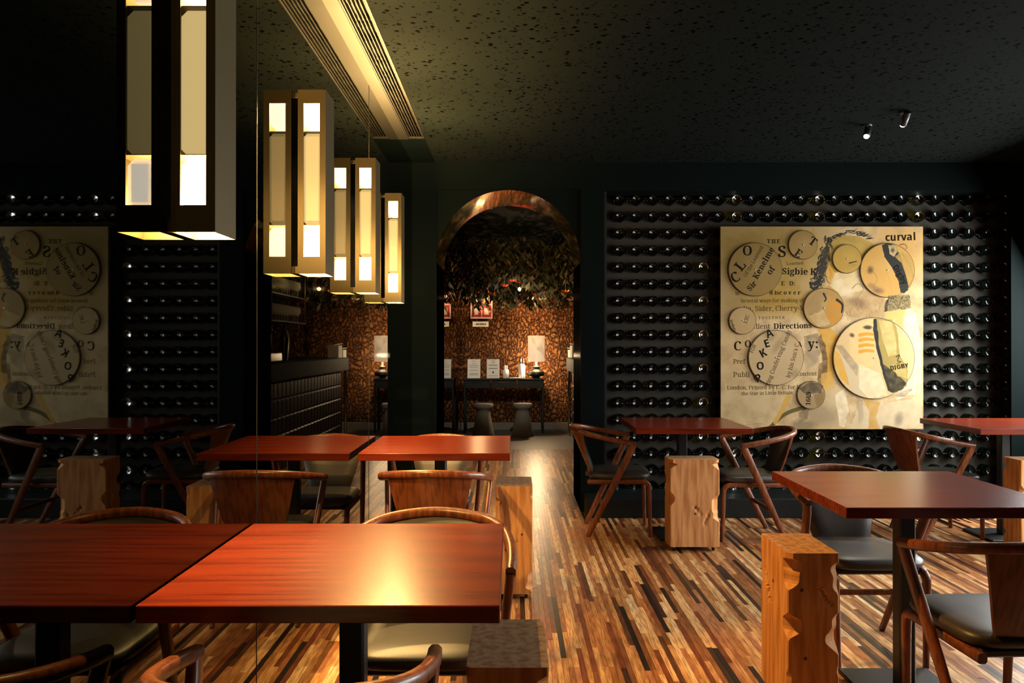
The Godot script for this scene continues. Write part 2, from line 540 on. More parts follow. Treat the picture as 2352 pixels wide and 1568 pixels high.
# ------------------------------------------------------------------ strip floor
func floor_strips() -> void:
	var fl := struct("floor", bx(mb(), Vector3(XM - 0.2, -0.2, -9.9), Vector3(XR + 0.1, -0.012, 2.7)), M["gap black"], "glossy floor of narrow wooden strips in many brown tones", "floor")
	struct("floor_bar", bx(mb(), Vector3(XM - 0.2, -0.2, ZC - 0.1), Vector3(3.1, 0.0, -9.9)), M["lobby slate"], "grey slate floor of the bar lobby", "floor")
	var tones := [k(222, 180, 128), k(206, 158, 104), k(186, 134, 82), k(168, 112, 66), k(150, 98, 58), k(132, 82, 48), k(122, 66, 38), k(92, 58, 36), k(60, 40, 28), k(36, 27, 22), k(228, 196, 150), k(178, 122, 84)]
	var odds := [10, 14, 15, 14, 11, 8, 6, 5, 3, 5, 5, 8]
	var deal := []
	for i in odds.size():
		for j in odds[i]:
			deal.append(i)
	var mats := []
	for c in tones:
		var m := mat("strip " + str(mats.size()), c, 0.34, 0.0, 0.5)
		tri_tex(m, M.grain, Vector3(14, 14, 1.1), true)
		mats.append(m)
	rng.seed = 41
	var wd := 0.0235
	var all := []
	var x := XM
	while x < XR:
		var z := 2.6 - rng.randf() * 0.6
		var last := -1
		while z > -9.9:
			var l := rng.randf_range(0.28, 0.95)
			var zn := maxf(z - l, -9.9)
			var t: int = deal[rng.randi() % deal.size()]
			if t == last:
				t = deal[rng.randi() % deal.size()]
			last = t
			var d := -(z + zn) / 2
			var mid := x + wd / 2
			var seen := d > 3.05 and mid < 0.66 * d and mid > -0.75
			var rank := (z - zn) / (d * d * d) if seen else 0.0
			if zn < ZW - 0.05 and mid > 2.9:
				z = zn
				continue
			all.append([rank, mid, z, zn, t, rng.randf_range(-0.0006, 0.0006)])
			z = zn
		x += wd
	all.sort_custom(func(a, b): return a[0] > b[0])
	var unit := cbox(mb(), Vector3.ZERO, Vector3(wd - 0.0006, 0.012, 1.0), 0.0)
	unit.generate_normals()
	var um := unit.commit()
	for i in 300:
		var a: Array = all[i]
		var o := put("plank", um, mats[a[4]], fl, Vector3(a[1], -0.006 + a[5], (a[2] + a[3]) / 2))
		o.scale.z = a[2] - a[3] - 0.0008
	var sts := []
	for m in mats:
		sts.append(mb())
	for i in range(300, all.size()):
		var a: Array = all[i]
		var s: SurfaceTool = sts[a[4]]
		var y0: float = a[5]
		var lo := Vector3(a[1] - wd / 2 + 0.0003, y0, a[3] + 0.0004)
		var hi := Vector3(a[1] + wd / 2 - 0.0003, y0, a[2] - 0.0004)
		quad(s, lo, Vector3(hi.x, y0, lo.z), hi, Vector3(lo.x, y0, hi.z), Vector3.UP)
		for q in [[lo, Vector3(lo.x, y0, hi.z), Vector3.LEFT], [Vector3(hi.x, y0, lo.z), hi, Vector3.RIGHT], [lo, Vector3(hi.x, y0, lo.z), Vector3.FORWARD], [Vector3(lo.x, y0, hi.z), hi, Vector3.BACK]]:
			quad(s, q[0], q[1], q[1] - Vector3(0, 0.012, 0), q[0] - Vector3(0, 0.012, 0), q[2])
	var am := ArrayMesh.new()
	for i in mats.size():
		sts[i].generate_normals()
		am = sts[i].commit(am)
		am.surface_set_material(am.get_surface_count() - 1, mats[i])
	var rest := MeshInstance3D.new()
	rest.name = "plank_field"
	rest.mesh = am
	rest.set_meta("kind", "stuff")
	fl.add_child(rest)

# ------------------------------------------------------------------ lanterns on the mirror
func lantern(called: String, label: String, d: float) -> void:
	var y0 := 1.563
	var h := 0.662
	var w := 0.100
	var dep := 0.135
	var t := thing(called, label, "lamp", Vector3(XM + 0.0117 + w / 2, y0, -d), 0.0, "half lanterns along the mirror wall")
	var th := 0.0012
	# sleeve: front and back plates with a tall window, plain side plates; open above and below
	obj("front_plate", window_plate(mb(), Vector3(0, h / 2, -th), Vector3.RIGHT, Vector3.UP, Vector3(0, 0, th), w, h, 0.058, 0.552, 0.006), M["brass"], t)
	obj("back_plate", window_plate(mb(), Vector3(0, h / 2, -dep + th), Vector3.RIGHT, Vector3.UP, Vector3(0, 0, th), w, h, 0.058, 0.552, 0.006), M["brass"], t)
	for s in [-1, 1]:
		obj("side_plate", cbox(mb(), Vector3(s * (w / 2 - 0.001), h / 2, -dep / 2), Vector3(0.002, h, dep - 0.005)), M["brass"], t)
	# inside: a core given its own glow, two frosted bulbs, one at each end
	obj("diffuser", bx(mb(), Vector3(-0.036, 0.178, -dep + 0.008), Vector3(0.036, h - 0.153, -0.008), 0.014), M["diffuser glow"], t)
	for y in [0.1755, h - 0.1505]:
		obj("added_baffle", cbox(mb(), Vector3(0, y, -dep / 2), Vector3(w - 0.005, 0.002, dep - 0.006)), M["brass"], t)  # plates added to keep bulb light off the glowing core
	for y in [0.112, h - 0.075]:
		obj("bulb", cbox(mb(), Vector3(0, y, -dep / 2), Vector3(0.070, 0.118, 0.122), 0.016), M["lamp glow"], t)
	for q in LANTERN:
		omni(Vector3(0, q[0], q[1]), AMBER, q[2], q[3], t)
	# bracket that joins the sleeve to the mirror
	obj("bracket", cbox(mb(), Vector3(-w / 2 - 0.004, 0.014, -0.012), Vector3(0.0154, 0.026, 0.012), 0.001), M["brass"], t)
	obj("hanger", cbox(mb(), Vector3(-w / 2 - 0.004, h - 0.018, -0.012), Vector3(0.0154, 0.016, 0.010), 0.001), M["brass"], t)

# the light of a lantern: height in the sleeve, depth, energy (front window, back window, open top, open foot)
const LANTERN := [[0.12, -0.024, 0.08, 0.022], [0.12, -0.111, 0.08, 0.022], [0.640, -0.0675, 3.4, 0.010], [0.057, -0.0675, 2.5, 0.011]]

# ------------------------------------------------------------------ furniture
func table(at: Vector3, label: String, turn := 0.0) -> void:
	var t := thing("dining_table", label, "table", at, turn, "square wooden dining tables")
	obj("table_top", cbox(mb(), Vector3(0, 0.771 - 0.0185, 0), Vector3(0.752, 0.037, 0.752), 0.002), M["table wood"], t)
	obj("mounting_plate", cbox(mb(), Vector3(0, 0.728, 0), Vector3(0.30, 0.012, 0.30), 0.002), M["steel"], t)
	obj("post", cbox(mb(), Vector3(0, 0.370, 0), Vector3(0.062, 0.704, 0.062), 0.006), M["steel"], t)
	obj("base_plate", cbox(mb(), Vector3(0, 0.009, 0), Vector3(0.36, 0.018, 0.36), 0.004), M["steel"], t)

func make_chair() -> Node3D:
	# faces +z; origin under the middle of the seat
	var t := Node3D.new()
	t.name = "dining_chair"
	var wood: Material = M["chair wood"]
	for s in [-1.0, 1.0]:
		# hind leg: from the rear foot up and forward to the arm corner
		var a := Vector3(s * 0.195, 0, -0.215)
		var b := Vector3(s * 0.258, 0.637, 0.092)
		obj("leg", bar(mb(), [a, a.lerp(b, 0.5), a.lerp(b, 0.94), b + Vector3(0, 0.006, -0.002)], 0.026, 0.046, Vector3(0, 0.43, -0.9), 0.006, [0.72, 0.95, 1.0, 0.95]), wood, t)
		# front leg: a bent piece that runs under the seat and turns down
		var p := spline([Vector3(s * 0.180, 0.372, -0.215), Vector3(s * 0.186, 0.376, 0.0), Vector3(s * 0.186, 0.376, 0.150), Vector3(s * 0.186, 0.365, 0.186), Vector3(s * 0.186, 0.333, 0.200), Vector3(s * 0.183, 0.18, 0.205), Vector3(s * 0.178, 0.0, 0.21)], 4)
		var tp := []
		for i in p.size():
			tp.append(1.0 if i < 14 else lerpf(1.0, 0.75, (i - 14) / float(p.size() - 15)))
		obj("leg", bar(mb(), p, 0.030, 0.032, Vector3(0, 0.6, 0.8), 0.006, tp), wood, t)
	# arms and top rail in one sweep
	var half := [Vector3(0.258, 0.640, 0.104), Vector3(0.262, 0.655, 0.02), Vector3(0.256, 0.676, -0.09), Vector3(0.228, 0.699, -0.20), Vector3(0.150, 0.718, -0.285), Vector3(0.0, 0.728, -0.325)]
	var full := half.duplicate()
	for i in range(4, -1, -1):
		full.append(Vector3(-half[i].x, half[i].y, half[i].z))
	var sp := spline(full, 5)
	obj("top_rail", bar(mb(), sp, 0.030, 0.034, Vector3.UP, 0.008), wood, t)
	# backrest: curved board hung from the rail, leather pad on its inner side
	for side in [0, 1]:
		var st := mb()
		var front := []
		var rear := []
		for j in 7:
			var f := j / 6.0
			var rf := []
			var rr := []
			for i in 13:
				var u := (i - 6) / 6.0
				var wv := lerpf(0.118, 0.192, pow(f, 0.8)) * u
				var zc := lerpf(-0.185, -0.318, f)
				var bend: float = lerpf(0.35, 1.85, f) * wv * wv
				var y := lerpf(0.405, 0.712, f) - 0.02 * f * u * u
				var q := Vector3(wv * (0.985 if side else 1.0), y, zc + bend)
				rf.append(q + Vector3(0, 0, 0.030 * (1.0 - pow(absf(u), 6.0)) * (1.0 - pow(absf(2 * f - 1), 8.0)) + 0.006 if side else 0.005))
				rr.append(q + Vector3(0, 0, 0.005 if side else -0.007))
			front.append(rf)
			rear.append(rr)
		for j in 6:
			for i in 12:
				quad(st, front[j][i], front[j][i + 1], front[j + 1][i + 1], front[j + 1][i], Vector3(0, 0.3, 1), 1)
				quad(st, rear[j][i], rear[j][i + 1], rear[j + 1][i + 1], rear[j + 1][i], Vector3(0, -0.3, -1), 2)
			for e in [[0, -1], [12, 1]]:
				quad(st, front[j][e[0]], rear[j][e[0]], rear[j + 1][e[0]], front[j + 1][e[0]], Vector3(e[1], 0, 0))
		for i in 12:
			for e in [[0, -1], [6, 1]]:
				quad(st, front[e[0]][i], rear[e[0]][i], rear[e[0]][i + 1], front[e[0]][i + 1], Vector3(0, e[1], 0))
		if side:
			var pad := obj("back_pad", st, M["leather"], t)
			pad.set_meta("label", "dark leather back pad")
		else:
			obj("backrest", st, wood, t)
	# seat: board and rounded leather cushion
	obj("seat_frame", cbox(mb(), Vector3(0, 0.378, -0.01), Vector3(0.345, 0.026, 0.37), 0.006), M["steel"], t)
	var rings := []
	for q in [[0.0, 0.90], [0.006, 0.97], [0.020, 1.0], [0.034, 0.985], [0.043, 0.93], [0.049, 0.80], [0.052, 0.55], [0.053, 0.2]]:
		var r := []
		for i in 32:
			var a2 := TAU * i / 32
			var c := cos(a2)
			var s2 := sin(a2)
			r.append(Vector3(signf(c) * pow(absf(c), 0.42) * 0.205 * q[1], 0.390 + q[0], signf(s2) * pow(absf(s2), 0.42) * 0.215 * q[1] + 0.005))
		rings.append(r)
	obj("seat", skin(mb(), rings), M["leather"], t).set_meta("label", "grey leather seat cushion")
	obj("stretcher", cbox(mb(), Vector3(0, 0.205, -0.116), Vector3(0.425, 0.026, 0.016), 0.004), wood, t)
	return t

var chair0: Node3D
func chair(at: Vector3, turn: float, label: String) -> void:
	var c: Node3D = make_chair() if chair0 == null else chair0.duplicate()
	if chair0 == null:
		chair0 = c
	c.name = numbered("dining_chair")
	add_child(c)
	c.position = at
	c.rotation.y = turn
	tag(c, label, "chair", "bent wood dining chairs")

# a hewn timber block on castors; w along x, dp along z
func block(at: Vector3, w: float, dp: float, seed_: int, label: String, turn := 0.0) -> void:
	var t := thing("timber_block", label, "block", at, turn, "rough timber blocks on castors")
	var h := 0.551
	var y0 := 0.030
	var n := FastNoiseLite.new()
	n.seed = seed_
	n.frequency = 4.2
	n.fractal_octaves = 2
	rng.seed = seed_
	var gouges := []
	for g in 5:
		var c := Vector2(rng.randf_range(-0.3, 0.3), rng.randf_range(0.12, 0.46))
		var a := rng.randf_range(0.9, 1.3) * (1 if rng.randf() < 0.5 else -1)
		gouges.append([c, Vector2(cos(a), sin(a)) * rng.randf_range(0.03, 0.07), rng.randi() % 4])
	var rows := 56
	var per := 18
	var rings := []
	for j in rows + 1:
		var y := h * j / rows
		var r := []
		var size := [w, dp, w, dp]
		var cut := []
		for cidx in 4:
			var bump := maxf(0.0, n.get_noise_2d(cidx * 9.7, y * 1.2) - 0.16)
			cut.append(0.004 + minf(0.045, bump * 0.12) * (1.0 if y > 0.02 and y < h - 0.02 else 0.35))
		for f in 4:
			var fw: float = size[f]
			for i in per:
				var s := lerpf(cut[f], fw - cut[(f + 1) % 4], float(i) / (per - 1)) - fw / 2
				var off := 0.0012 * n.get_noise_3d(s * 4.0, y * 1.2, f * 5.0)
				for g in gouges:
					if g[2] == f:
						var gc: Vector2 = Vector2(g[0].x * fw, g[0].y)
						var dv: Vector2 = Vector2(s, y) - gc
						var gl: float = g[1].length()
						var along: float = dv.dot(g[1] / gl) / gl
						var off2: float = absf(dv.cross(g[1] / gl))
						if absf(along) < 1.0:
							off -= 0.010 * sqrt(1.0 - along * along) * maxf(0.0, 1.0 - off2 / 0.011)
				var p := Vector2.ZERO
				match f:
					0: p = Vector2(s, dp / 2 + off)
					1: p = Vector2(w / 2 + off, -s)
					2: p = Vector2(-s, -dp / 2 - off)
					3: p = Vector2(-w / 2 - off, s)
				r.append(Vector3(p.x, y0 + y, p.y))
		rings.append(r)
	var st := mb()
	for j in rows:
		for i in rings[j].size():
			var l: int = (i + 1) % rings[j].size()
			var f: int = i / per
			var hint: Vector3 = [Vector3(0, 0, 1), Vector3(1, 0, 0), Vector3(0, 0, -1), Vector3(-1, 0, 0)][f]
			if i % per == per - 1:
				hint += [Vector3(1, 0, 0), Vector3(0, 0, -1), Vector3(-1, 0, 0), Vector3(0, 0, 1)][f]
			quad(st, rings[j][i], rings[j][l], rings[j + 1][l], rings[j + 1][i], hint)
	obj("body", st, M["pine"], t)
	st = mb()
	for e in [[rows, 1.0]]:
		var ring: Array = rings[e[0]]
		var mid := Vector3(0, ring[0].y, 0)
		for i in ring.size():
			tri(st, mid, ring[i], ring[(i + 1) % ring.size()], Vector3(0, e[1], 0))
	obj("sawn_end", st, M["pine end grain"], t).set_meta("label", "grey sawn end grain")
	# knots: small dark plugs level with the broad faces
	for q in 3:
		st = mb()
		var f2 := q % 2
		var ky := rng.randf_range(0.12, 0.45)
		var kx := rng.randf_range(-0.3, 0.3)
		var rr := rng.randf_range(0.006, 0.010)
		if f2 == 0:
			lathe(st, [[rr, 0.0], [rr * 0.8, 0.0024], [0.001, 0.0026]], 10, Vector3(kx * w, y0 + ky, dp / 2 - 0.001), Basis(Vector3.RIGHT, Vector3(0, 0, 1), Vector3.DOWN))
		else:
			lathe(st, [[rr, 0.0], [rr * 0.8, 0.0024], [0.001, 0.0026]], 10, Vector3(-w / 2 + 0.001, y0 + ky, kx * dp), Basis(Vector3.UP, Vector3.LEFT, Vector3(0, 0, -1)))
		obj("knot", st, M["knot"], t)
	for sx in [-1, 1]:
		for sz in [-1, 1]:
			var c := Vector3(sx * (w / 2 - 0.032), 0, sz * (dp / 2 - 0.032))
			var cs := obj("castor", bx(mb(), c + Vector3(-0.012, 0.020, -0.014), c + Vector3(0.012, 0.031, 0.014), 0.003), M["chrome"], t)
			obj("wheel", lathe(mb(), [[0.006, -0.008], [0.0125, -0.0075], [0.0135, -0.003], [0.0135, 0.003], [0.0125, 0.0075], [0.006, 0.008]], 14, c + Vector3(0, 0.0135, 0), Basis(Vector3.UP, Vector3.RIGHT, Vector3(0, 0, -1))), M["rubber"], cs)

func furniture() -> void:
	table(Vector3(-0.401, 0, -2.02), "square red-brown table against the mirror beneath the lantern at the front")
	table(Vector3(-0.385, 0, -4.31), "square red-brown table against the mirror next to the arched passage")
	table(Vector3(1.478, 0, -3.005), "square table standing free beside the tall orange-lit timber block")
	table(Vector3(1.168, 0, -5.473), "square table under the lower corner of the painting, next to the arch")
	table(Vector3(3.348, 0, -5.43), "square table by the bright end of the wine rack")
	# chairs: turn 0 faces the viewer's side (+z)
	chair(Vector3(-0.262, 0, -2.44), 0.0, "chair tucked in between the two mirror tables, its curved back at the front table")
	chair(Vector3(-0.425, 0, -1.63), PI, "chair at the front mirror table with only its arm ends in view")
	chair(Vector3(-0.368, 0, -3.90), PI - 0.03, "chair with its slatted back to the front table, pushed under the table by the arch")
	chair(Vector3(-0.44, 0, -4.72), 0.0, "chair on the far side of the table by the arch")
	chair(Vector3(0.74, 0, -5.60), PI / 2 - 0.06, "chair standing right beside the arched passage, facing the painting table")
	chair(Vector3(1.60, 0, -5.47), -PI / 2 + 0.02, "chair facing the arch below the painting, behind the tall timber block")
	chair(Vector3(1.50, 0, -3.44), 0.0, "chair with a shiny leather back pad at the free-standing table")
	chair(Vector3(1.575, 0, -2.60), PI + 0.04, "chair with its back turned at the near side of the free-standing table")
	chair(Vector3(2.93, 0, -5.50), PI / 2 + 0.05, "chair below the signed side of the painting, facing the bright end of the rack")
	block(Vector3(-0.010, 0, -1.955), 0.186, 0.315, 5, "timber block with a grey sawn top under the corner of the front mirror table")
	block(Vector3(0.011, 0, -4.235), 0.190, 0.300, 12, "timber block beside the mirror table next to the arch")
	block(Vector3(1.154, 0, -5.12), 0.312, 0.180, 31, "broad timber block with slashes standing before the painting table")
	block(Vector3(1.050, 0, -2.925), 0.180, 0.295, 47, "tall timber block glowing orange on one side beside the free-standing table")
	block(Vector3(3.345, 0, -5.085), 0.310, 0.180, 58, "timber block by the table at the bright end of the rack")

# ------------------------------------------------------------------ wine rack
func wine_rack() -> void:
	var z := -6.42
	var r := thing("wine_rack", "large wall rack of pegs holding rows of wine bottles", "rack", Vector3(0, 0, 0))
	obj("back_panel", bx(mb(), Vector3(0.741, 0.15, ZW - 0.285), Vector3(XR - 0.005, 2.505, ZW - 0.262)), M["rack back"], r)
	obj("side_panel", bx(mb(), Vector3(0.722, 0.15, ZW - 0.58), Vector3(0.74, 2.505, ZW - 0.01)), M["rack frame"], r)
	# glass bottles lie in the rack with their bases to the room
	var prof := [[0.003, 0.012], [0.020, 0.009], [0.031, 0.002], [0.037, 0.0], [0.041, 0.003], [0.0425, 0.010], [0.0425, 0.19], [0.036, 0.215], [0.020, 0.245], [0.015, 0.265], [0.0145, 0.31], [0.0165, 0.312], [0.0165, 0.325], [0.004, 0.326]]
	var bs := Basis(Vector3.RIGHT, Vector3(0, 0, -1), Vector3.UP)
	var st := lathe(mb(), prof, 18, Vector3.ZERO, bs)
	st.generate_normals()
	var bottle := st.commit()
	st = mb()
	for s in [-1, 1]:
		tube(st, Vector3(s * 0.054, -0.006, 0.0), Vector3(s * 0.054, -0.006, -0.06), 0.005, -1, 8)
		pebble(st, Vector3(s * 0.054, -0.006, 0.0), Vector3(0.008, 0.008, 0.006), 8, 5)
	bar(st, [Vector3(-0.054, -0.006, -0.02), Vector3(-0.036, -0.024, -0.02), Vector3(0, -0.046, -0.02), Vector3(0.036, -0.024, -0.02), Vector3(0.054, -0.006, -0.02)], 0.005, 0.006, Vector3(0, 0, 1), 0.001)
	tube(st, Vector3(0.054, -0.006, -0.004), Vector3(0.080, -0.006, -0.004), 0.004, -1, 6)
	st.generate_normals()
	var peg := st.commit()
	for j in 24:
		for i in 18:
			var x := 0.874 + 0.1341 * j
			var y := 2.475 - 0.1362 * i
			if j >= 7 and j <= 17 and i >= 2 and i <= 13:
				continue
			put("peg_pair", peg, M["rack steel"], r, Vector3(x, y, z - 0.006))
			var olive := j == 23 or (j == 12 or j == 18 or j == 7) and (i < 2 or i > 13) or (j == 5 and i % 2 == 0 and i > 2)
			var o := put("wine_bottle", bottle, M["olive glass"] if olive else M["bottle glass"], self, Vector3(x, y, z))
			var row := "%s row above the plinth" % nth(18 - i)
			var col := "%s from the arch" % nth(j + 1) if j < 12 else "%s from the window end" % nth(24 - j)
			if olive:
				tag(o, "olive yellow glass bottle, %s, %s" % [row, col], "bottle", "olive bottles in the wine rack")
			else:
				var place := "above the painting" if i < 2 else "below the painting" if i > 13 else "between arch and painting" if j < 12 else "on the lit side of the painting"
				tag(o, "dark wine bottle, %s, %s" % [row, col], "bottle", "dark bottles " + place)

func nth(i: int) -> String:
	return str(i) + ("th" if i % 100 in [11, 12, 13] else {1: "st", 2: "nd", 3: "rd"}.get(i % 10, "th"))

# ------------------------------------------------------------------ painting
var pim: Image
const PS := 900
func wash(cx: float, cy: float, rx: float, ry: float, rot: float, c: Color, a: float, hard := 0.5, n: FastNoiseLite = null) -> void:
	# a pool of paint, in picture units of 0..462
	var f := PS / 462.0
	var R := maxf(rx, ry) * 1.25
	var co := cos(-rot)
	var si := sin(-rot)
	for y in range(maxi(0, int((cy - R) * f)), mini(PS, int((cy + R) * f) + 1)):
		for x in range(maxi(0, int((cx - R) * f)), mini(PS, int((cx + R) * f) + 1)):
			var dx := x / f - cx
			var dy := y / f - cy
			var u := (dx * co - dy * si) / rx
			var v := (dx * si + dy * co) / ry
			var d := sqrt(u * u + v * v)
			if n:
				d += n.get_noise_2d(x, y) * 0.35
			if d < 1.0:
				pim.set_pixel(x, y, pim.get_pixel(x, y).lerp(c, a * clampf((1.0 - d) / (1.0 - hard), 0, 1)))

func stroke(pts: Array, w0: float, w1: float, c: Color, a := 0.9) -> void:
	var f := PS / 462.0
	for i in pts.size() - 1:
		var p: Vector2 = pts[i] * f
		var q: Vector2 = pts[i + 1] * f
		var n := maxi(2, int(p.distance_to(q)))
		for s in n:
			var t := (i + float(s) / n) / (pts.size() - 1)
			var w := lerpf(w0, w1, t) * f / 2
			var m := p.lerp(q, float(s) / n)
			for y in range(maxi(0, int(m.y - w - 1)), mini(PS, int(m.y + w + 2))):
				for x in range(maxi(0, int(m.x - w - 1)), mini(PS, int(m.x + w + 2))):
					var d := Vector2(x, y).distance_to(m)
					if d < w:
						pim.set_pixel(x, y, pim.get_pixel(x, y).lerp(c, a * clampf(w - d, 0, 1)))

func V(x: float, y: float) -> Vector2:
	return Vector2(x, y) / 1.8436 - Vector2(12, 12)

# a patch of paint with a drawn outline; the paint thins out where the noise is high
func patch(flat: Array, c: Color, a: float, n: FastNoiseLite, grainy := 0.3) -> void:
	var f := PS / 462.0
	var pts := PackedVector2Array()
	var lo := Vector2(9999, 9999)
	var hi := Vector2.ZERO
	for i in range(0, flat.size(), 2):
		var p := V(flat[i], flat[i + 1]) * f
		pts.append(p)
		lo = lo.min(p)
		hi = hi.max(p)
	for y in range(maxi(0, int(lo.y)), mini(PS, int(hi.y) + 1)):
		for x in range(maxi(0, int(lo.x)), mini(PS, int(hi.x) + 1)):
			var t := n.get_noise_2d(x * 1.7 + 900.0, y * 1.7)
			if Geometry2D.is_point_in_polygon(Vector2(x + t * 5.0, y + t * 7.0), pts):
				pim.set_pixel(x, y, pim.get_pixel(x, y).lerp(c, clampf(a - grainy * (t + 0.2) * 1.6, 0, 1)))

func pool(x: float, y: float, rx: float, ry: float, rot: float, c: Color, a: float, hard: float, n: FastNoiseLite) -> void:
	var p := V(x, y)
	wash(p.x, p.y, rx / 1.8436, ry / 1.8436, rot, c, a, hard, n)

func line(flat: Array, w0: float, w1: float, c: Color, a := 0.9) -> void:
	var pts := []
	for i in range(0, flat.size(), 2):
		pts.append(V(flat[i], flat[i + 1]))
	stroke(spline2(pts), w0 / 1.8436, w1 / 1.8436, c, a)

func spline2(p: Array) -> Array:
	var out := []
	for i in p.size() - 1:
		for s in 5:
			out.append(p[i].cubic_interpolate(p[i + 1], p[maxi(i - 1, 0)], p[mini(i + 2, p.size() - 1)], s / 5.0))
	out.append(p[-1])
	return out

const DISCS := [[78, 98, 61], [187, 42, 33], [287, 74, 33], [379, 100, 62], [234, 186, 46], [49, 215, 31], [125, 299, 63], [348, 300, 93], [205, 384, 32]]

func paint_picture() -> void:
	pim = Image.create(PS, PS, false, Image.FORMAT_RGB8)
	var n := FastNoiseLite.new()
	n.seed = 4
	n.frequency = 0.012
	n.fractal_octaves = 5
	var m := FastNoiseLite.new()
	m.seed = 9
	m.frequency = 0.09
	m.fractal_octaves = 3
	for y in PS:
		for x in PS:
			var t := n.get_noise_2d(x, y) + 0.25 * m.get_noise_2d(x, y)
			pim.set_pixel(x, y, k(214, 194, 158).lerp(k(176, 154, 120), clampf(t + 0.45, 0, 1)))
	var ink := k(26, 24, 18)
	var gold := k(196, 150, 54)
	# ground: olive, ochre washes darkened for dim light above; cream and grey whitened below
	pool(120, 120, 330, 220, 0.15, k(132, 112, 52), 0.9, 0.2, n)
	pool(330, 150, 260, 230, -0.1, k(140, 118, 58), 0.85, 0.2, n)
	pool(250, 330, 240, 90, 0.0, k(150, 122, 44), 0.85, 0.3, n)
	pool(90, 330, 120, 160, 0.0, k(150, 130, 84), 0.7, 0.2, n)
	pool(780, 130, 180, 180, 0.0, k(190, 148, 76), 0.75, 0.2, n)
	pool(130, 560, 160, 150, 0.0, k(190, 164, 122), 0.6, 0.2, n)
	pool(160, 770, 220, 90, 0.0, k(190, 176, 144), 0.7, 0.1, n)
	# pale coat and background on the bottle side
	patch([790, 340, 845, 390, 866, 520, 866, 720, 760, 750, 800, 640, 790, 500], k(212, 206, 194), 0.9, n)
	patch([720, 760, 866, 740, 870, 870, 560, 872, 600, 780], k(206, 194, 170), 0.85, n)
	line([790, 440, 838, 520, 850, 640, 842, 738], 3, 2, k(150, 140, 124), 0.6)
	line([800, 380, 862, 338], 2, 1, k(120, 96, 50), 0.5)
	# head and beard
	patch([468, 96, 520, 58, 600, 62, 660, 92, 690, 160, 640, 230, 560, 250, 500, 236, 470, 190], k(162, 138, 62), 0.9, n)
	pool(600, 110, 80, 44, 0.1, k(176, 150, 76), 0.8, 0.3, n)
	patch([470, 196, 486, 186, 500, 214, 492, 250, 476, 256, 466, 228], k(196, 152, 62), 0.95, n)
	patch([500, 214, 600, 190, 640, 250, 640, 330, 560, 344, 510, 318, 486, 280], k(206, 190, 156), 0.95, n)
	patch([520, 310, 620, 290, 720, 330, 716, 400, 640, 408, 560, 400, 520, 360], k(170, 144, 104), 0.85, n)
	pool(600, 340, 60, 30, 0.3, k(120, 98, 68), 0.7, 0.2, n)
	pool(560, 300, 40, 34, 0.3, k(220, 208, 184), 0.7, 0.2, n)
	patch([500, 250, 530, 240, 560, 300, 520, 330, 488, 300], k(214, 202, 176), 0.8, n)
	patch([440, 300, 476, 270, 520, 300, 530, 340, 480, 320], k(176, 128, 44), 0.85, n)
	line([575, 282, 598, 262, 622, 284, 600, 316], 4, 2, k(110, 92, 64), 0.7)
	line([556, 186, 580, 172, 606, 178], 5, 3, ink, 0.85)
	pool(578, 184, 20, 8, 0.05, k(70, 52, 30), 0.9, 0.3, n)
	rng.seed = 15
	for i in 70:
		var a := rng.randf()
		var c := Vector2(lerpf(470, 650, a), 84 - sin(a * PI) * 34 + rng.randf_range(-8, 8) - 10 * a)
		line([c.x, c.y, c.x + rng.randf_range(8, 26), c.y + rng.randf_range(-14, 6)], 5, 1.4, ink, 0.8)
	for i in 110:
		var a := rng.randf()
		var c := Vector2(lerpf(480, 432, a) + rng.randf_range(-20, 16), lerpf(60, 268, a))
		line([c.x, c.y, c.x + rng.randf_range(-22, 10), c.y + rng.randf_range(4, 18), c.x + rng.randf_range(-12, 14), c.y + rng.randf_range(16, 34)], 6, 2, ink, 0.75)
	line([446, 232, 420, 262, 398, 258, 412, 282, 446, 262], 13, 7, ink, 0.9)
	for i in 60:
		var c := Vector2(rng.randf_range(520, 710), rng.randf_range(320, 410))
		line([c.x, c.y, c.x + rng.randf_range(-8, 8), c.y + rng.randf_range(8, 26)], 3, 1, k(92, 74, 48), 0.45)
	line([470, 190, 462, 216, 470, 250, 484, 262], 4, 3, k(70, 50, 24), 0.8)
	line([478, 200, 486, 222, 480, 244], 3, 2, k(110, 76, 30), 0.8)
	patch([446, 120, 476, 96, 484, 150, 470, 196, 450, 240, 432, 210], k(48, 42, 28), 0.7, n)
	# gold sleeve and neck running down, dark folds beside it
	patch([428, 452, 470, 440, 520, 480, 524, 560, 500, 620, 490, 690, 450, 690, 470, 600, 452, 520], gold, 0.9, n)
	patch([440, 470, 462, 520, 472, 600, 452, 640, 446, 560, 430, 500], k(92, 68, 34), 0.75, n)
	patch([438, 600, 470, 590, 470, 660, 440, 700, 426, 660], k(104, 78, 40), 0.8, n)
	patch([444, 640, 490, 630, 500, 700, 470, 720, 446, 690], k(206, 166, 84), 0.9, n)
	patch([370, 480, 430, 470, 448, 540, 420, 600, 380, 560], k(122, 108, 88), 0.6, n)
	patch([360, 560, 430, 540, 436, 600, 380, 620], k(160, 146, 122), 0.7, n)
	# lower washes: grey pools, white drips, olive stroke
	pool(440, 810, 110, 70, 0.1, k(156, 140, 116), 0.85, 0.4, n)
	pool(370, 858, 70, 30, 0.0, k(132, 118, 96), 0.8, 0.4, n)
	pool(500, 740, 60, 70, 0.2, k(192, 176, 146), 0.7, 0.3, n)
	patch([500, 730, 540, 700, 560, 800, 540, 868, 520, 860, 512, 800], k(224, 214, 194), 0.9, n)
	patch([350, 800, 392, 790, 384, 830, 352, 850], k(120, 106, 88), 0.7, n)
	line([226, 868, 290, 812, 350, 788, 372, 786], 14, 20, k(96, 88, 42), 0.85)
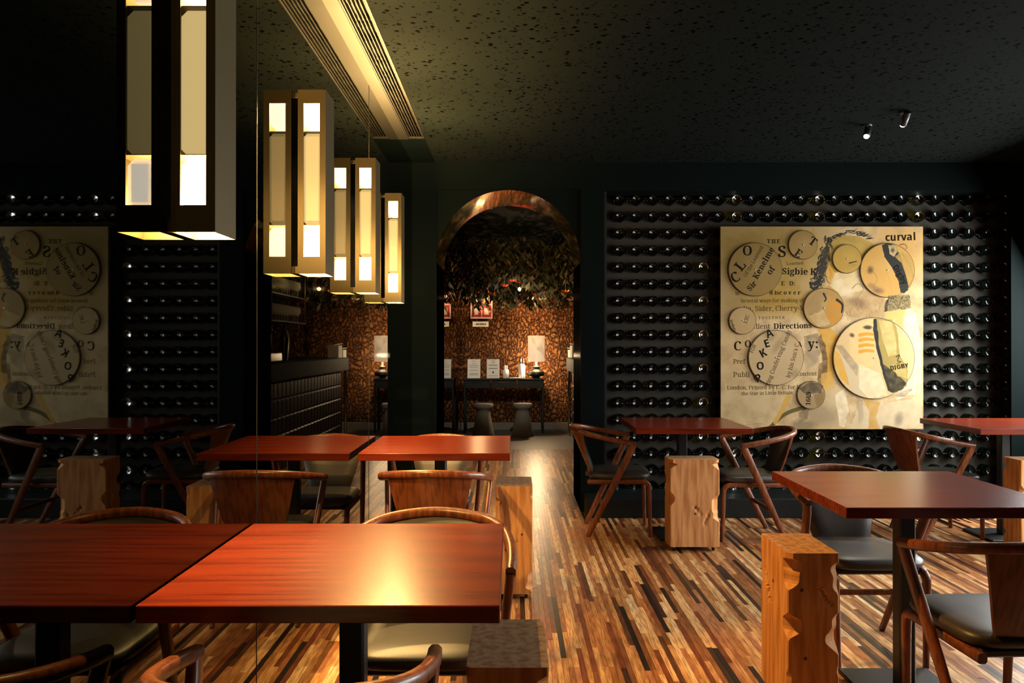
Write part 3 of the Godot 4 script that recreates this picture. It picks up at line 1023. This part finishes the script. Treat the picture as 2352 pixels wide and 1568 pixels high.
	line([250, 846, 286, 780, 306, 736], 16, 24, k(198, 160, 84), 0.7)
	patch([620, 748, 690, 760, 676, 830, 690, 872, 640, 872, 646, 800], k(192, 152, 78), 0.85, n)
	patch([590, 740, 620, 752, 622, 840, 604, 850], k(150, 140, 122), 0.6, n)
	pool(770, 832, 26, 36, 0.3, k(140, 132, 120), 0.8, 0.3, n)
	line([24, 826, 80, 838, 130, 856, 180, 850, 236, 862], 2, 2, k(110, 94, 70), 0.7)
	line([130, 834, 130, 862], 1.5, 1.5, k(110, 94, 70), 0.7)
	patch([22, 832, 110, 872, 22, 872], k(150, 124, 92), 0.8, n)
	# the round boards
	for i in DISCS.size():
		var d: Array = DISCS[i]
		var c: Color = [k(134, 112, 62), k(140, 116, 66), k(164, 136, 58), k(190, 150, 76), k(160, 132, 78), k(176, 154, 112), k(184, 164, 130), k(206, 182, 138), k(150, 130, 96)][i]
		wash(d[0], d[1], d[2], d[2], 0, c, 0.9, 0.97)
		wash(d[0] + d[2] * 0.1, d[1] - d[2] * 0.2, d[2] * 0.7, d[2] * 0.6, 0.4, c.lightened(0.14), 0.6, 0.1, n)
	# eye patch board
	line([560, 176, 592, 168], 6, 4, ink, 0.8)
	# middle board: grey and gold swirl
	patch([372, 350, 420, 290, 470, 300, 440, 360, 400, 420], k(146, 124, 88), 0.7, n)
	patch([390, 400, 450, 370, 480, 430, 430, 446], k(196, 176, 138), 0.7, n)
	patch([470, 320, 530, 330, 532, 400, 490, 440, 462, 400], k(186, 132, 42), 0.85, n)
	line([508, 330, 530, 350, 528, 384], 12, 7, ink, 0.8)
	line([452, 304, 462, 326, 454, 338], 9, 5, ink, 0.8)
	# lower boards
	patch([344, 700, 400, 672, 452, 690, 440, 720, 380, 730], k(84, 72, 52), 0.85, n)
	patch([410, 730, 452, 716, 452, 768, 424, 784], k(130, 106, 66), 0.8, n)
	for q in [[215, 480, 34, 16, 0.8], [262, 520, 22, 60, 0.6], [240, 480, 18, 26, 0.4], [320, 480, 50, 18, 0.4], [330, 640, 28, 26, 0.1]]:
		pool(q[0], q[1], q[2], q[3], q[4], k(140, 122, 96), 0.55, 0.2, n)
	# portrait board with the bottle neck
	pool(648, 208, 20, 22, 0.3, k(80, 60, 44), 0.85, 0.2, n)
	pool(650, 270, 24, 16, 0.2, k(140, 110, 84), 0.7, 0.2, n)
	pool(680, 292, 30, 20, 0.2, k(104, 80, 64), 0.75, 0.2, n)
	line([640, 190, 676, 236, 664, 270, 640, 284], 3, 2, k(110, 86, 60), 0.6)
	line([690, 140, 720, 220, 740, 300], 2, 2, k(120, 90, 50), 0.4)
	patch([697, 100, 716, 92, 752, 96, 776, 150, 800, 230, 810, 292, 792, 304, 776, 300, 768, 254, 740, 196, 708, 150], ink, 1.1, n, 0.1)
	patch([752, 150, 784, 128, 812, 146, 834, 190, 838, 226, 812, 290, 800, 236, 780, 176], k(168, 140, 74), 1.0, n)
	line([784, 140, 816, 190, 828, 236], 2, 2, k(90, 70, 36), 0.5)
	patch([724, 104, 752, 98, 766, 128, 748, 150, 728, 136], k(186, 168, 126), 1.0, n)
	pool(742, 122, 10, 12, 0.2, k(80, 58, 48), 0.9, 0.3, n)
	line([776, 98, 796, 96, 806, 112, 796, 118], 4, 2, ink, 0.8)
	# speckled band and bottle shoulder
	patch([724, 312, 820, 308, 822, 366, 712, 378], k(134, 122, 80), 1.0, n)
	for i in 150:
		var c := Vector2(rng.randf_range(722, 816), rng.randf_range(314, 368))
		line([c.x, c.y, c.x + rng.randf_range(-7, 7), c.y + rng.randf_range(-6, 6)], 3, 1.5, ink, 0.7)
	patch([716, 330, 728, 316, 722, 376, 708, 380], ink, 0.8, n)
	patch([710, 382, 802, 370, 796, 404, 778, 446, 748, 420, 716, 404], k(216, 180, 108), 0.95, n)
	# big board: ribs of cloth, grey folds, long bottle
	patch([560, 440, 660, 410, 664, 600, 620, 640, 560, 560], k(222, 194, 142), 0.8, n)
	for y in [478, 500, 524, 548]:
		line([604, y, 632, y - 5, 662, y - 2], 16, 12, k(206, 150, 50), 0.75)
	patch([520, 560, 600, 600, 640, 700, 600, 740, 560, 700], k(196, 184, 162), 0.9, n)
	patch([600, 600, 690, 640, 720, 730, 640, 742, 600, 700], k(224, 212, 188), 0.9, n)
	patch([494, 540, 520, 560, 548, 640, 558, 690, 520, 660, 496, 600], k(204, 160, 66), 0.9, n)
	patch([500, 520, 530, 520, 600, 610, 590, 650, 540, 580], k(150, 136, 112), 0.7, n)
	pool(572, 480, 14, 12, 0.4, k(66, 48, 40), 0.9, 0.3, n)
	pool(636, 446, 24, 10, 0.0, k(50, 40, 30), 0.85, 0.4, n)
	patch([660, 407, 742, 412, 760, 452, 770, 560, 804, 620, 804, 690, 782, 712, 746, 720, 722, 712, 700, 640, 674, 540, 662, 460], k(158, 142, 78), 1.1, n, 0.15)
	patch([684, 416, 738, 418, 752, 470, 758, 560, 724, 570, 700, 500], k(206, 190, 134), 0.8, n)
	patch([660, 407, 674, 410, 684, 520, 712, 640, 736, 712, 722, 712, 700, 640, 674, 540, 660, 460], ink, 1.0, n, 0.1)
	patch([700, 600, 760, 640, 800, 680, 782, 712, 746, 720, 722, 712], k(46, 42, 24), 0.9, n)
	patch([740, 600, 800, 622, 802, 660, 760, 650], k(186, 170, 110), 0.9, n)
	line([756, 570, 770, 562, 762, 586, 776, 590, 758, 598], 5, 3, ink, 0.9)
	patch([736, 738, 830, 700, 800, 738], k(120, 108, 88), 0.6, n)
	for d in DISCS:
		var ring := []
		for s in 49:
			ring.append(Vector2(d[0], d[1]) + Vector2.from_angle(TAU * s / 48) * (d[2] - 0.5))
		stroke(ring, 1.6, 1.6, k(40, 30, 18), 0.8)

const PX := 1.671
const PY := 2.251
const PW := 1.621
const PZ := -6.375
func word(parent: Node, s: String, cx: float, cy: float, cap: float, rot := 0.0, m := "lettering", font := "Droid Serif", on_disc := false) -> void:
	# lettering brushed on the picture: centre and cap height in units of 0..462
	var u := PW / 462.0
	var f := SystemFont.new()
	f.font_names = PackedStringArray([font])
	f.font_weight = 700 if m == "lettering" else 400
	var t := TextMesh.new()
	t.font = f
	t.text = s
	t.font_size = 32
	t.pixel_size = cap * u / 23.0
	t.depth = 0.0004
	t.curve_step = 4.0
	var o := put("lettering", t, M[m], parent)
	o.position = Vector3(PX + cx * u, PY - cy * u, PZ + (0.0136 if on_disc else 0.0006))
	o.rotation.z = rot

func painting() -> void:
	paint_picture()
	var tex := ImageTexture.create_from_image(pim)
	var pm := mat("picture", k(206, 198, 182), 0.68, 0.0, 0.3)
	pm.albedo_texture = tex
	var rootn := thing("painting", "large square painted panel with a bearded head, bottles and brushed old lettering", "painting")
	# panel, front face carries the picture
	var st := mb()
	st.set_uv(Vector2(0.002, 0.002))
	bx(st, Vector3(PX, PY - PW, PZ - 0.03), Vector3(PX + PW, PY, PZ - 0.0005))
	st.set_smooth_group(-1)
	var cs := [[0, 0], [1, 0], [1, 1], [0, 1]]
	for i in [0, 1, 2, 0, 2, 3]:
		st.set_uv(Vector2(cs[i][0], cs[i][1]))
		st.add_vertex(Vector3(PX + PW * cs[i][0], PY - PW * cs[i][1], PZ))
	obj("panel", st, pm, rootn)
	var u := PW / 462.0
	for d in DISCS:
		st = mb()
		var c := Vector2(d[0], d[1])
		for s in 48:
			var a := TAU * s / 48
			var b := TAU * (s + 1) / 48
			var q := [c, c + Vector2(cos(a), sin(a)) * d[2], c + Vector2(cos(b), sin(b)) * d[2]]
			st.set_smooth_group(-1)
			for v in [q[0], q[1], q[2]]:
				st.set_uv(v / 462.0)
				st.add_vertex(Vector3(PX + v.x * u, PY - v.y * u, PZ + 0.013))
			for v in [[q[1], 0.013], [q[1], 0.0], [q[2], 0.0], [q[1], 0.013], [q[2], 0.0], [q[2], 0.013]]:
				st.set_uv(c / 462.0 + (v[0] - c) / 462.0 * 0.99)
				st.add_vertex(Vector3(PX + v[0].x * u, PY - v[0].y * u, PZ + v[1]))
		var o := obj("round_board", st, pm, rootn)
		obj("nail", pebble(mb(), Vector3(PX + d[0] * u, PY - d[1] * u, PZ + 0.0135), Vector3(0.006, 0.006, 0.005), 8, 4), M["chrome"], o)
	mat("lettering", k(22, 19, 15), 0.9, 0.0, 0.15)
	mat("faint lettering", k(60, 48, 30), 0.9, 0.0, 0.15)
	var L := "lettering"
	var F := "faint lettering"
	for q in [["T", 110, 34, 9, 0], ["H", 121, 34, 9, 0], ["E", 132, 34, 9, 0], ["S", 140, 58, 25, 0], ["Learned", 170, 84, 7, 0.05], ["E", 142, 130, 9, 0], ["D:", 163, 130, 9, 0],
			["W", 38, 153, 8, 0], ["d is", 122, 151, 9, 0], ["c o v e r", 158, 151, 9, 0]]:
		word(rootn, q[0], q[1], q[2], q[3], q[4], L if q[3] > 8 else F)
	word(rootn, "O", 60, 56, 22, 0.0, L, "Droid Serif", true)
	word(rootn, "L", 44, 90, 22, 0.9, L, "Droid Serif", true)
	word(rootn, "C", 32, 117, 22, 0.55, L, "Droid Serif", true)
	word(rootn, "Sir", 70, 136, 12, 0.85, L, "Droid Serif", true)
	word(rootn, "Kenelme", 97, 84, 13, 1.05, L, "Droid Serif", true)
	word(rootn, "of", 113, 101, 13, 0.95, L, "Droid Serif", true)
	word(rootn, "Of the Learned", 74, 80, 8, 1.05, F, "Droid Serif", true)
	word(rootn, "E", 176, 62, 17, -0.62, L, "Droid Serif", true)
	word(rootn, "T", 209, 35, 18, -0.62, L, "Droid Serif", true)
	word(rootn, "Sigbie K", 179, 103, 14, -0.02, L)
	word(rootn, "Several ways for making of", 118, 169, 8, 0.01, F)
	word(rootn, "lin, Sider, Cherry-Wi", 126, 187, 11, 0.01, F)
	word(rootn, "T O G E T H E R", 116, 208, 6, 0.01, F)
	word(rootn, "ellent", 92, 228, 11, 0.02, F)
	word(rootn, "Directions", 164, 227, 12, 0.02, L)
	word(rootn, "EXC", 58, 211, 8, 1.3, F, "Droid Serif", true)
	word(rootn, "Syders", 27, 226, 6, -1.2, L, "Droid Serif", true)
	word(rootn, "C", 38, 273, 20, 0, L)
	word(rootn, "O", 62, 268, 15, 0, L)
	for q in [["P", 84, 346, 0.35], ["O", 89, 318, 0.1], ["K", 95, 289, 0.5], ["E", 104, 267, 0.3], ["A", 110, 244, 0.35]]:
		word(rootn, q[0], q[1], q[2], 18, q[3], L, "Droid Sans", true)
	word(rootn, "FOR", 73, 279, 8, 1.15, F, "Droid Sans", true)
	word(rootn, "ving Conferving Candy", 130, 300, 9, 1.18, F, "Droid Serif", true)
	word(rootn, "by his Son's C", 163, 306, 9, 1.3, F, "Droid Serif", true)
	word(rootn, "~", 180, 268, 22, -1.0, L, "Droid Serif", true)
	word(rootn, "y:", 211, 268, 20, 0.0, L)
	word(rootn, "Pref", 42, 308, 10, 0, F)
	word(rootn, "Publi", 47, 338, 11, 0, F)
	word(rootn, "Content", 196, 336, 9, 0.02, F)
	word(rootn, "London, Printed by E. C. for H.", 100, 367, 8.5, 0.01, F)
	word(rootn, "the Star in Little Britain", 106, 380, 7.5, 0.02, F)
	word(rootn, "1669", 199, 392, 10, 1.5, L, "Droid Serif", true)
	word(rootn, "Digby", 408, 110, 13, -1.05, L, "Droid Sans", true)
	word(rootn, "DIGBY", 405, 320, 10, 0.18, L, "Droid Sans", true)
	word(rootn, "curval", 410, 24, 17, 0.03, L, "Droid Sans")

# ------------------------------------------------------------------ ceiling spots
func spots() -> void:
	var heads := [["ceiling_spot", "small warm ceiling spot over the mirror tables", Vector3(-0.30, H, -2.90), Vector3(1.32, -2.25, -0.06), 8.0, 17.0], ["ceiling_spot", "small added ceiling spot over the free-standing table, out of view", Vector3(2.45, H, -2.85), Vector3(-0.30, -1.0, -0.10), 0.6, 40.0], ["ceiling_spot", "small ceiling spot with its bright lens showing, over the painting table", Vector3(2.30, H, -5.15), Vector3(-0.42, -1.0, 0.50), 1.6, 42.0], ["ceiling_spot", "ceiling spot of the lobby turned to the console table", Vector3(0.30, H, -7.5), Vector3(-0.36, -1.85, -4.4), 7.0, 13.0], ["ceiling_spot", "small dark ceiling spot turned to the painting", Vector3(2.40, H, -4.86), Vector3(0.02, -0.95, -1.05), 0.9, 27.0]]  # the spot over the free-standing table is unseen, added to light it
	for h in heads:
		var t := thing(h[0], h[1], "spotlight", h[2], 0.0, "ceiling spots")
		var dir: Vector3 = h[3].normalized()
		var x := dir.cross(Vector3(0, 0, 1)).normalized()
		var bs := Basis(x, dir, x.cross(dir))
		obj("rose", lathe(mb(), [[0.03, 0.0], [0.03, -0.008], [0.026, -0.011]], 18), M["steel"], t)
		obj("arm", tube(mb(), Vector3(0, -0.008, 0), Vector3(0, -0.045, 0), 0.006), M["steel"], t)
		obj("can", lathe(mb(), [[0.018, -0.055], [0.021, -0.05], [0.021, 0.035], [0.019, 0.036], [0.018, 0.02]], 18, Vector3(0, -0.05, 0), bs), M["steel"], t)
		obj("lens", pebble(mb(), Vector3(0, -0.05, 0) + dir * 0.036, Vector3(0.017, 0.014, 0.017), 14, 8, bs), M["spot glow"], t)
		var l := SpotLight3D.new()
		l.name = "spot_light"
		l.light_color = Color(1.0, 0.74, 0.38) if h[2].x < 0.0 else Color(1.0, 0.95, 0.86)
		l.light_energy = h[4]
		l.spot_angle = h[5]
		l.spot_angle_attenuation = 0.6
		l.spot_range = 14.0
		l.spot_attenuation = 2.0
		l.light_size = 0.02
		l.shadow_enabled = true
		t.add_child(l, true)
		l.position = Vector3(0, -0.05, 0) + dir * 0.06
		l.basis = Basis.looking_at(dir, Vector3(1, 0, 0))

# ------------------------------------------------------------------ lobby behind the arch
func lobby() -> void:
	# console table
	var t := thing("console_table", "slim black console table with drawers before the cork wall", "table", Vector3(-0.12, 0, -11.9))
	obj("table_top", cbox(mb(), Vector3(0, 0.79, 0), Vector3(1.20, 0.03, 0.36), 0.004), M["dark trim"], t)
	for i in 3:
		var dr := obj("drawer", cbox(mb(), Vector3(-0.39 + i * 0.39, 0.715, 0.01), Vector3(0.375, 0.11, 0.33), 0.004), M["dark trim"], t)
		obj("handle", cbox(mb(), Vector3(-0.39 + i * 0.39, 0.748, 0.18), Vector3(0.16, 0.006, 0.012)), M["chrome"], dr)
	for sx in [-1, 1]:
		for sz in [-1, 1]:
			obj("leg", cbox(mb(), Vector3(sx * 0.575, 0.39, sz * 0.155), Vector3(0.032, 0.78, 0.032), 0.004), M["dark trim"], t)
	var top := 0.805
	# table lamp
	t = thing("table_lamp", "table lamp with a pale cylinder shade on a squat black base", "lamp", Vector3(0.362, top, -11.86))
	obj("base", lathe(mb(), [[0.05, 0.0], [0.05, 0.02], [0.115, 0.035], [0.122, 0.06], [0.112, 0.10], [0.05, 0.125], [0.045, 0.15], [0.052, 0.155], [0.052, 0.175], [0.02, 0.18], [0.012, 0.26]], 24), M["steel"], t)
	obj("shade", lathe(mb(), [[0.125, 0.245], [0.125, 0.630], [0.123, 0.630], [0.123, 0.245]], 28, Vector3.ZERO, Basis.IDENTITY, false), M["shade glow"], t)
	obj("bulb", pebble(mb(), Vector3(0, 0.34, 0), Vector3(0.03, 0.045, 0.03)), M["fairy glow"], t)
	omni(Vector3(0, 0.34, 0), Color(1.0, 0.86, 0.66), 1.3, 0.03, t)
	# menu cards
	for i in 2:
		t = thing("menu_card", ["white printed card beside the end of the console", "white printed card with a small drop mark"][i], "card", Vector3(-0.565 + i * 0.285, top, -11.80))
		var tilt := Basis(Vector3.RIGHT, -0.16)
		obj("sheet", cbox(mb(), tilt * Vector3(0, 0.142, 0), Vector3(0.19, 0.283, 0.003), 0.0, tilt), M["paper"], t)
		var st := mb()
		for j in ([0.255, 0.215, 0.19, 0.165, 0.12, 0.07, 0.05] if i == 0 else [0.262, 0.235, 0.20, 0.19, 0.15, 0.145, 0.035]):
			cbox(st, tilt * Vector3(0, j, 0.0025), Vector3(0.06 if j > 0.2 else 0.13, 0.004, 0.001), 0.0, tilt)
		obj("print", st, M["ink"], t)
		if i == 1:
			obj("drop_mark", pebble(mb(), tilt * Vector3(0, 0.088, 0.003), Vector3(0.011, 0.018, 0.001), 10, 6, tilt), M["ink"], t)
	# sanitiser bottles
	var b := []
	for q in [[-0.105, -11.80, 0.105, 0.19], [-0.075, -11.86, 0.105, 0.19], [0.125, -11.80, 0.155, 0.30], [0.165, -11.86, 0.155, 0.30]]:
		var tall: bool = q[3] > 0.2
		t = thing("spray_bottle", ("tall white spray bottle beside the lamp base" if tall else "small white bottle between the cards and the lamp") + (", in front of its twin" if q[1] > -11.83 else ", behind its twin"), "bottle", Vector3(q[0], top, q[1]), 0.0, "bottles on the console table")
		obj("body", lathe(mb(), [[0.030, 0.0], [0.032, 0.004], [0.032, q[3] * 0.62], [0.014, q[3] * 0.70], [0.012, q[3] * 0.74]], 16), M["clear plastic"], t)
		obj("cap", lathe(mb(), [[0.014, q[3] * 0.72], [0.014, q[3] * 0.98], [0.010, q[3]]], 14), M["chrome"] if tall else M["clear plastic"], t)
	single("tray", cbox(mb(), Vector3.ZERO, Vector3(0.17, 0.012, 0.14), 0.003), M["clear plastic"], "small white tray on the console next to the tall spray bottles", "tray", Vector3(0.045, top + 0.006, -11.775))
	# clay stools
	var prof := [[0.155, 0.0], [0.160, 0.01], [0.150, 0.06], [0.098, 0.33], [0.096, 0.385], [0.125, 0.40], [0.138, 0.425], [0.138, 0.455], [0.130, 0.468], [0.05, 0.472]]
	for q in [[-0.405, -11.30, "flared clay stool in front of the console drawers"], [0.150, -11.34, "flared clay stool before the lamp end of the console"]]:
		single("clay_stool", lathe(mb(), prof, 28), M["clay"], q[2], "stool", Vector3(q[0], 0, q[1]), "clay stools in the lobby")
	# posters and caption plates
	for i in 1:
		t = thing("poster", "red poster of four panels hanging on the cork wall", "poster", Vector3(-0.465, 1.709, -12.155))
		obj("sheet", cbox(mb(), Vector3(0, 0.20, 0), Vector3(0.335, 0.42, 0.012)), M["poster white"], t)
		for a in 2:
			for c in 2:
				var pn := obj("panel", cbox(mb(), Vector3(-0.075 + a * 0.155, 0.105 + c * 0.20, 0.007), Vector3(0.14, 0.185, 0.003)), M["poster red"], t)
				obj("motif", cbox(mb(), Vector3(-0.08 + a * 0.155, 0.10 + c * 0.20, 0.0095), Vector3(0.066, 0.10, 0.002)), M["poster white"], pn)
				obj("dot", pebble(mb(), Vector3(-0.035 + a * 0.155, 0.10 + c * 0.20, 0.0095), Vector3(0.018, 0.018, 0.002), 12, 6), M["poster white"], pn)
		t = thing("caption_plate", "narrow white caption plate below the red poster", "plate", Vector3(-0.48, 1.575, -12.155))
		obj("plate", cbox(mb(), Vector3(0, 0.04, 0), Vector3(0.245, 0.08, 0.01)), M["paper"], t)
		var st := mb()
		for j in 6:
			cbox(st, Vector3(-0.055 + j * 0.026, 0.038, 0.006), Vector3(0.016 if j % 3 else 0.022, 0.022, 0.001))
		obj("print", st, M["ink"], t)
	# bar counter along the side
	t = thing("bar_counter", "bar counter with a dark top band and a brown woven front", "counter", Vector3(0, 0, 0))
	obj("top", bx(mb(), Vector3(0.78, 0.935, -11.45), Vector3(1.55, 1.12, -7.35), 0.01), M["bar top"], t)
	obj("body", bx(mb(), Vector3(0.87, 0.0, -11.4), Vector3(1.5, 0.935, -7.45)), M["dark trim"], t)
	for i in 25:
		for j in 5:
			obj("front_tile", cbox(mb(), Vector3(0.865, 0.09 + j * 0.185, -7.53 - i * 0.152), Vector3(0.03, 0.172, 0.14), 0.012), M["bar front"], t)
	obj("end_post", tube(mb(), Vector3(0.82, 0, -11.41), Vector3(0.82, 0.94, -11.41), 0.02), M["chrome"], t)
	# carton boxes and a bottle on the far end of the counter
	for q in [[0.88, -11.30, 0.15, 0.11, "white carton box with a raised lid on the bar end"], [0.90, -11.08, 0.16, 0.17, "second white carton box beside it on the bar end"]]:
		t = thing("carton_box", q[4], "box", Vector3(q[0], 1.12, q[1]), 0.2)
		obj("box", cbox(mb(), Vector3(0, q[3] / 2, 0), Vector3(q[2], q[3], 0.12), 0.003), M["paper"], t)
		obj("lid", cbox(mb(), Vector3(0, q[3] + 0.012, 0), Vector3(q[2] + 0.02, 0.006, 0.13), 0.0, Basis(Vector3(0, 0, 1), -0.15)), M["paper"], t)
	# tap unit
	t = thing("beer_tap", "chrome tap unit with upright columns on the bar counter", "tap", Vector3(1.08, 1.12, -8.55))
	obj("base", cbox(mb(), Vector3(0, 0.05, 0), Vector3(0.22, 0.10, 0.46), 0.01), M["chrome"], t)
	for i in 3:
		var c := obj("column", tube(mb(), Vector3(0, 0.10, -0.18 + i * 0.17), Vector3(0, 0.34, -0.18 + i * 0.17), 0.018), M["chrome"], t)
		obj("handle", tube(mb(), Vector3(-0.03, 0.33, -0.18 + i * 0.17), Vector3(-0.06, 0.41, -0.18 + i * 0.17), 0.010, 0.016), M["rubber"], c)
	obj("cross_pipe", tube(mb(), Vector3(0, 0.34, -0.22), Vector3(0, 0.34, 0.22), 0.022), M["chrome"], t)
	t = thing("drink_shaker", "tall steel shaker standing beside the chrome taps", "shaker", Vector3(1.02, 1.12, -9.05))
	obj("cup", lathe(mb(), [[0.035, 0.0], [0.05, 0.26], [0.052, 0.27]], 18), M["chrome"], t)
	obj("lid", lathe(mb(), [[0.052, 0.27], [0.035, 0.34], [0.02, 0.36], [0.02, 0.40], [0.005, 0.405]], 18), M["brass"], t)
	# hanging shelves with glasses
	t = thing("glass_shelf", "two tier hanging metal shelf for glasses above the bar", "shelf", Vector3(1.12, 0, -9.1))
	for y in [1.56, 1.86]:
		obj("board", cbox(mb(), Vector3(0, y, 0), Vector3(0.30, 0.014, 1.4), 0.002), M["steel"], t)
	for sx in [-1, 1]:
		for sz in [-1, 1]:
			obj("rod", tube(mb(), Vector3(sx * 0.14, 1.553, sz * 0.68), Vector3(sx * 0.14, H, sz * 0.68), 0.007), M["brass"], t)
	var gl := lathe(mb(), [[0.032, 0.0], [0.030, 0.004], [0.005, 0.010], [0.004, 0.075], [0.018, 0.088], [0.036, 0.115], [0.038, 0.145], [0.031, 0.19], [0.029, 0.19], [0.035, 0.145], [0.033, 0.117], [0.016, 0.094]], 16, Vector3.ZERO, Basis.IDENTITY, false)
	gl.generate_normals()
	var gm := gl.commit()
	for j in 2:
		for i in 12:
			for e in 2:
				var o := put("wine_glass", gm, M["glass ware"], self, Vector3(1.05 + e * 0.12, [1.568, 1.868][j], -8.47 - i * 0.112))
				tag(o, "stemmed glass, %s tier of the bar shelf, %s, %s from the arch" % [["lower", "upper"][j], ["passage side", "wall side"][e], nth(i + 1)], "glass", ["glasses on the lower tier", "glasses on the upper tier"][j])
	# downlight over the passage floor and one added to brighten the bar glasses
	for q in [[Vector3(-0.25, H, -8.3), 2.3, "round downlight in the lobby ceiling over the passage floor"], [Vector3(1.12, H, -9.0), 0.8, "round downlight added in the lobby ceiling over the bar counter"]]:
		t = thing("downlight", q[2], "lamp", q[0])
		obj("ring", lathe(mb(), [[0.03, 0.0], [0.05, 0.0], [0.05, -0.006], [0.03, -0.008]], 20, Vector3.ZERO, Basis.IDENTITY, false), M["steel"], t)
		obj("lens", lathe(mb(), [[0.03, -0.002], [0.03, -0.004], [0.001, -0.005]], 20), M["fairy glow"], t)
		var l := SpotLight3D.new()
		l.name = "spot_light"
		l.light_color = Color(1.0, 0.80, 0.42)
		l.light_energy = q[1]
		l.spot_angle = 27.0
		l.spot_angle_attenuation = 0.8
		l.spot_range = 14.0
		l.spot_attenuation = 2.0
		l.light_size = 0.03
		l.shadow_enabled = true
		t.add_child(l, true)
		l.position = Vector3(0, -0.03, 0)
		l.rotation.x = -PI / 2
	canopy()

func canopy() -> void:
	# a mass of hanging dried plants under the lobby ceiling
	rng.seed = 63
	var st := mb()
	st.set_smooth_group(-1)
	var cols := [k(34, 44, 26), k(50, 60, 32), k(28, 36, 24), k(74, 70, 36), k(60, 46, 26), k(90, 78, 46)]
	for i in 7000:
		var x := rng.randf_range(XM + 0.06, 1.5)
		var z := rng.randf_range(-12.05, -9.85)
		var low := 2.02 + 0.12 * sin(x * 7.0 + z * 3.0) + 0.06 * sin(x * 17.0)
		var y := lerpf(low, 2.68, pow(rng.randf(), 1.4))
		var a := rng.randf() * TAU
		var l := rng.randf_range(0.05, 0.15)
		var dn := Vector3(cos(a) * 0.5, rng.randf_range(-1.2, -0.3), sin(a) * 0.5).normalized() * l
		var sd := dn.cross(Vector3(sin(a), 0.2, cos(a))).normalized() * l * rng.randf_range(0.10, 0.24)
		var p := Vector3(x, y, z)
		var c: Color = cols[rng.randi() % cols.size()].srgb_to_linear()
		for v in [p, p + dn * 0.5 + sd, p + dn, p, p + dn, p + dn * 0.5 - sd]:
			st.set_color(c)
			st.add_vertex(v)
	var o := single("hanging_foliage", st, M["leaf"], "dark mass of hanging dried leaves under the lobby ceiling", "foliage")
	o.set_meta("kind", "stuff")
	mat("flower orange", k(206, 96, 34), 0.8)
	mat("flower cream", k(220, 186, 132), 0.8)
	mat("flower red", k(170, 50, 32), 0.8)
	for i in 30:
		var x := rng.randf_range(-0.7, 0.9)
		var z := rng.randf_range(-10.9, -9.75)
		var low := 2.02 + 0.12 * sin(x * 7.0 + z * 3.0) + 0.06 * sin(x * 17.0)
		var kind: int = i % 3
		var t := thing("dried_flower", ["orange dried flower hanging from the leaf canopy", "cream dried flower hanging from the leaf canopy", "red dried flower hanging from the leaf canopy"][kind], "flower", Vector3(x, low - rng.randf_range(0.0, 0.05), z), rng.randf() * TAU, ["orange flowers of the canopy", "cream flowers of the canopy", "red flowers of the canopy"][kind])
		var m: Material = M[["flower orange", "flower cream", "flower red"][kind]]
		for p in 6:
			var a := TAU * p / 6
			obj("petal", pebble(mb(), Vector3(cos(a) * 0.030, -0.014, sin(a) * 0.030), Vector3(0.028, 0.008, 0.016), 8, 4, Basis(Vector3.UP, -a) * Basis(Vector3(0, 0, 1), 0.6)), m, t)
		obj("heart", pebble(mb(), Vector3(0, -0.004, 0), Vector3(0.014, 0.012, 0.014), 8, 5), M["chair wood"], t)
		obj("stem", tube(mb(), Vector3.ZERO, Vector3(0, 0.12, 0), 0.003, -1, 6), M["leaf stem"], t)
	for q in [[0.092, 1.985, -9.80], [0.80, 1.985, -9.75], [0.30, 2.00, -11.85], [-0.50, 2.00, -11.80]]:  # the two by the cork wall are added to light it
		var t := thing("fairy_light", "small warm bulb glowing in the hanging leaves " + ("over the passage, " if q[2] > -11.0 else "against the cork wall, added, ") + ("on the bar side" if q[0] > 0.2 else "on the mirror side"), "lamp", Vector3(q[0], q[1], q[2]), 0.0, "fairy lights in the canopy")
		obj("bulb", pebble(mb(), Vector3.ZERO, Vector3(0.02, 0.024, 0.02)), M["fairy glow"], t)
		obj("wire", tube(mb(), Vector3(0, 0.02, 0), Vector3(0, H - q[1], 0), 0.002, -1, 6), M["rubber"], t)
		omni(Vector3.ZERO, Color(1.0, 0.80, 0.55), 0.10 if q[2] > -11.0 else 0.34, 0.02, t)

func _ready() -> void:
	view_and_light()
	materials()
	mat("brass strip", k(31, 29, 24), 0.6, 0.1)
	mat("knot", k(92, 58, 36), 0.7)
	mat("rack steel", k(34, 36, 36), 0.25, 0.9)
	mat("leaf stem", k(60, 56, 34), 0.8)
	room()
	floor_strips()
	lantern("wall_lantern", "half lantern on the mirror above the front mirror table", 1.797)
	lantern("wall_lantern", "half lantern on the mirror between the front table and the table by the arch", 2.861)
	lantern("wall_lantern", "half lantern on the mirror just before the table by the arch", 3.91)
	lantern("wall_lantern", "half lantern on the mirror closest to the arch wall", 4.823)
	furniture()
	wine_rack()
	painting()
	spots()
	lobby()
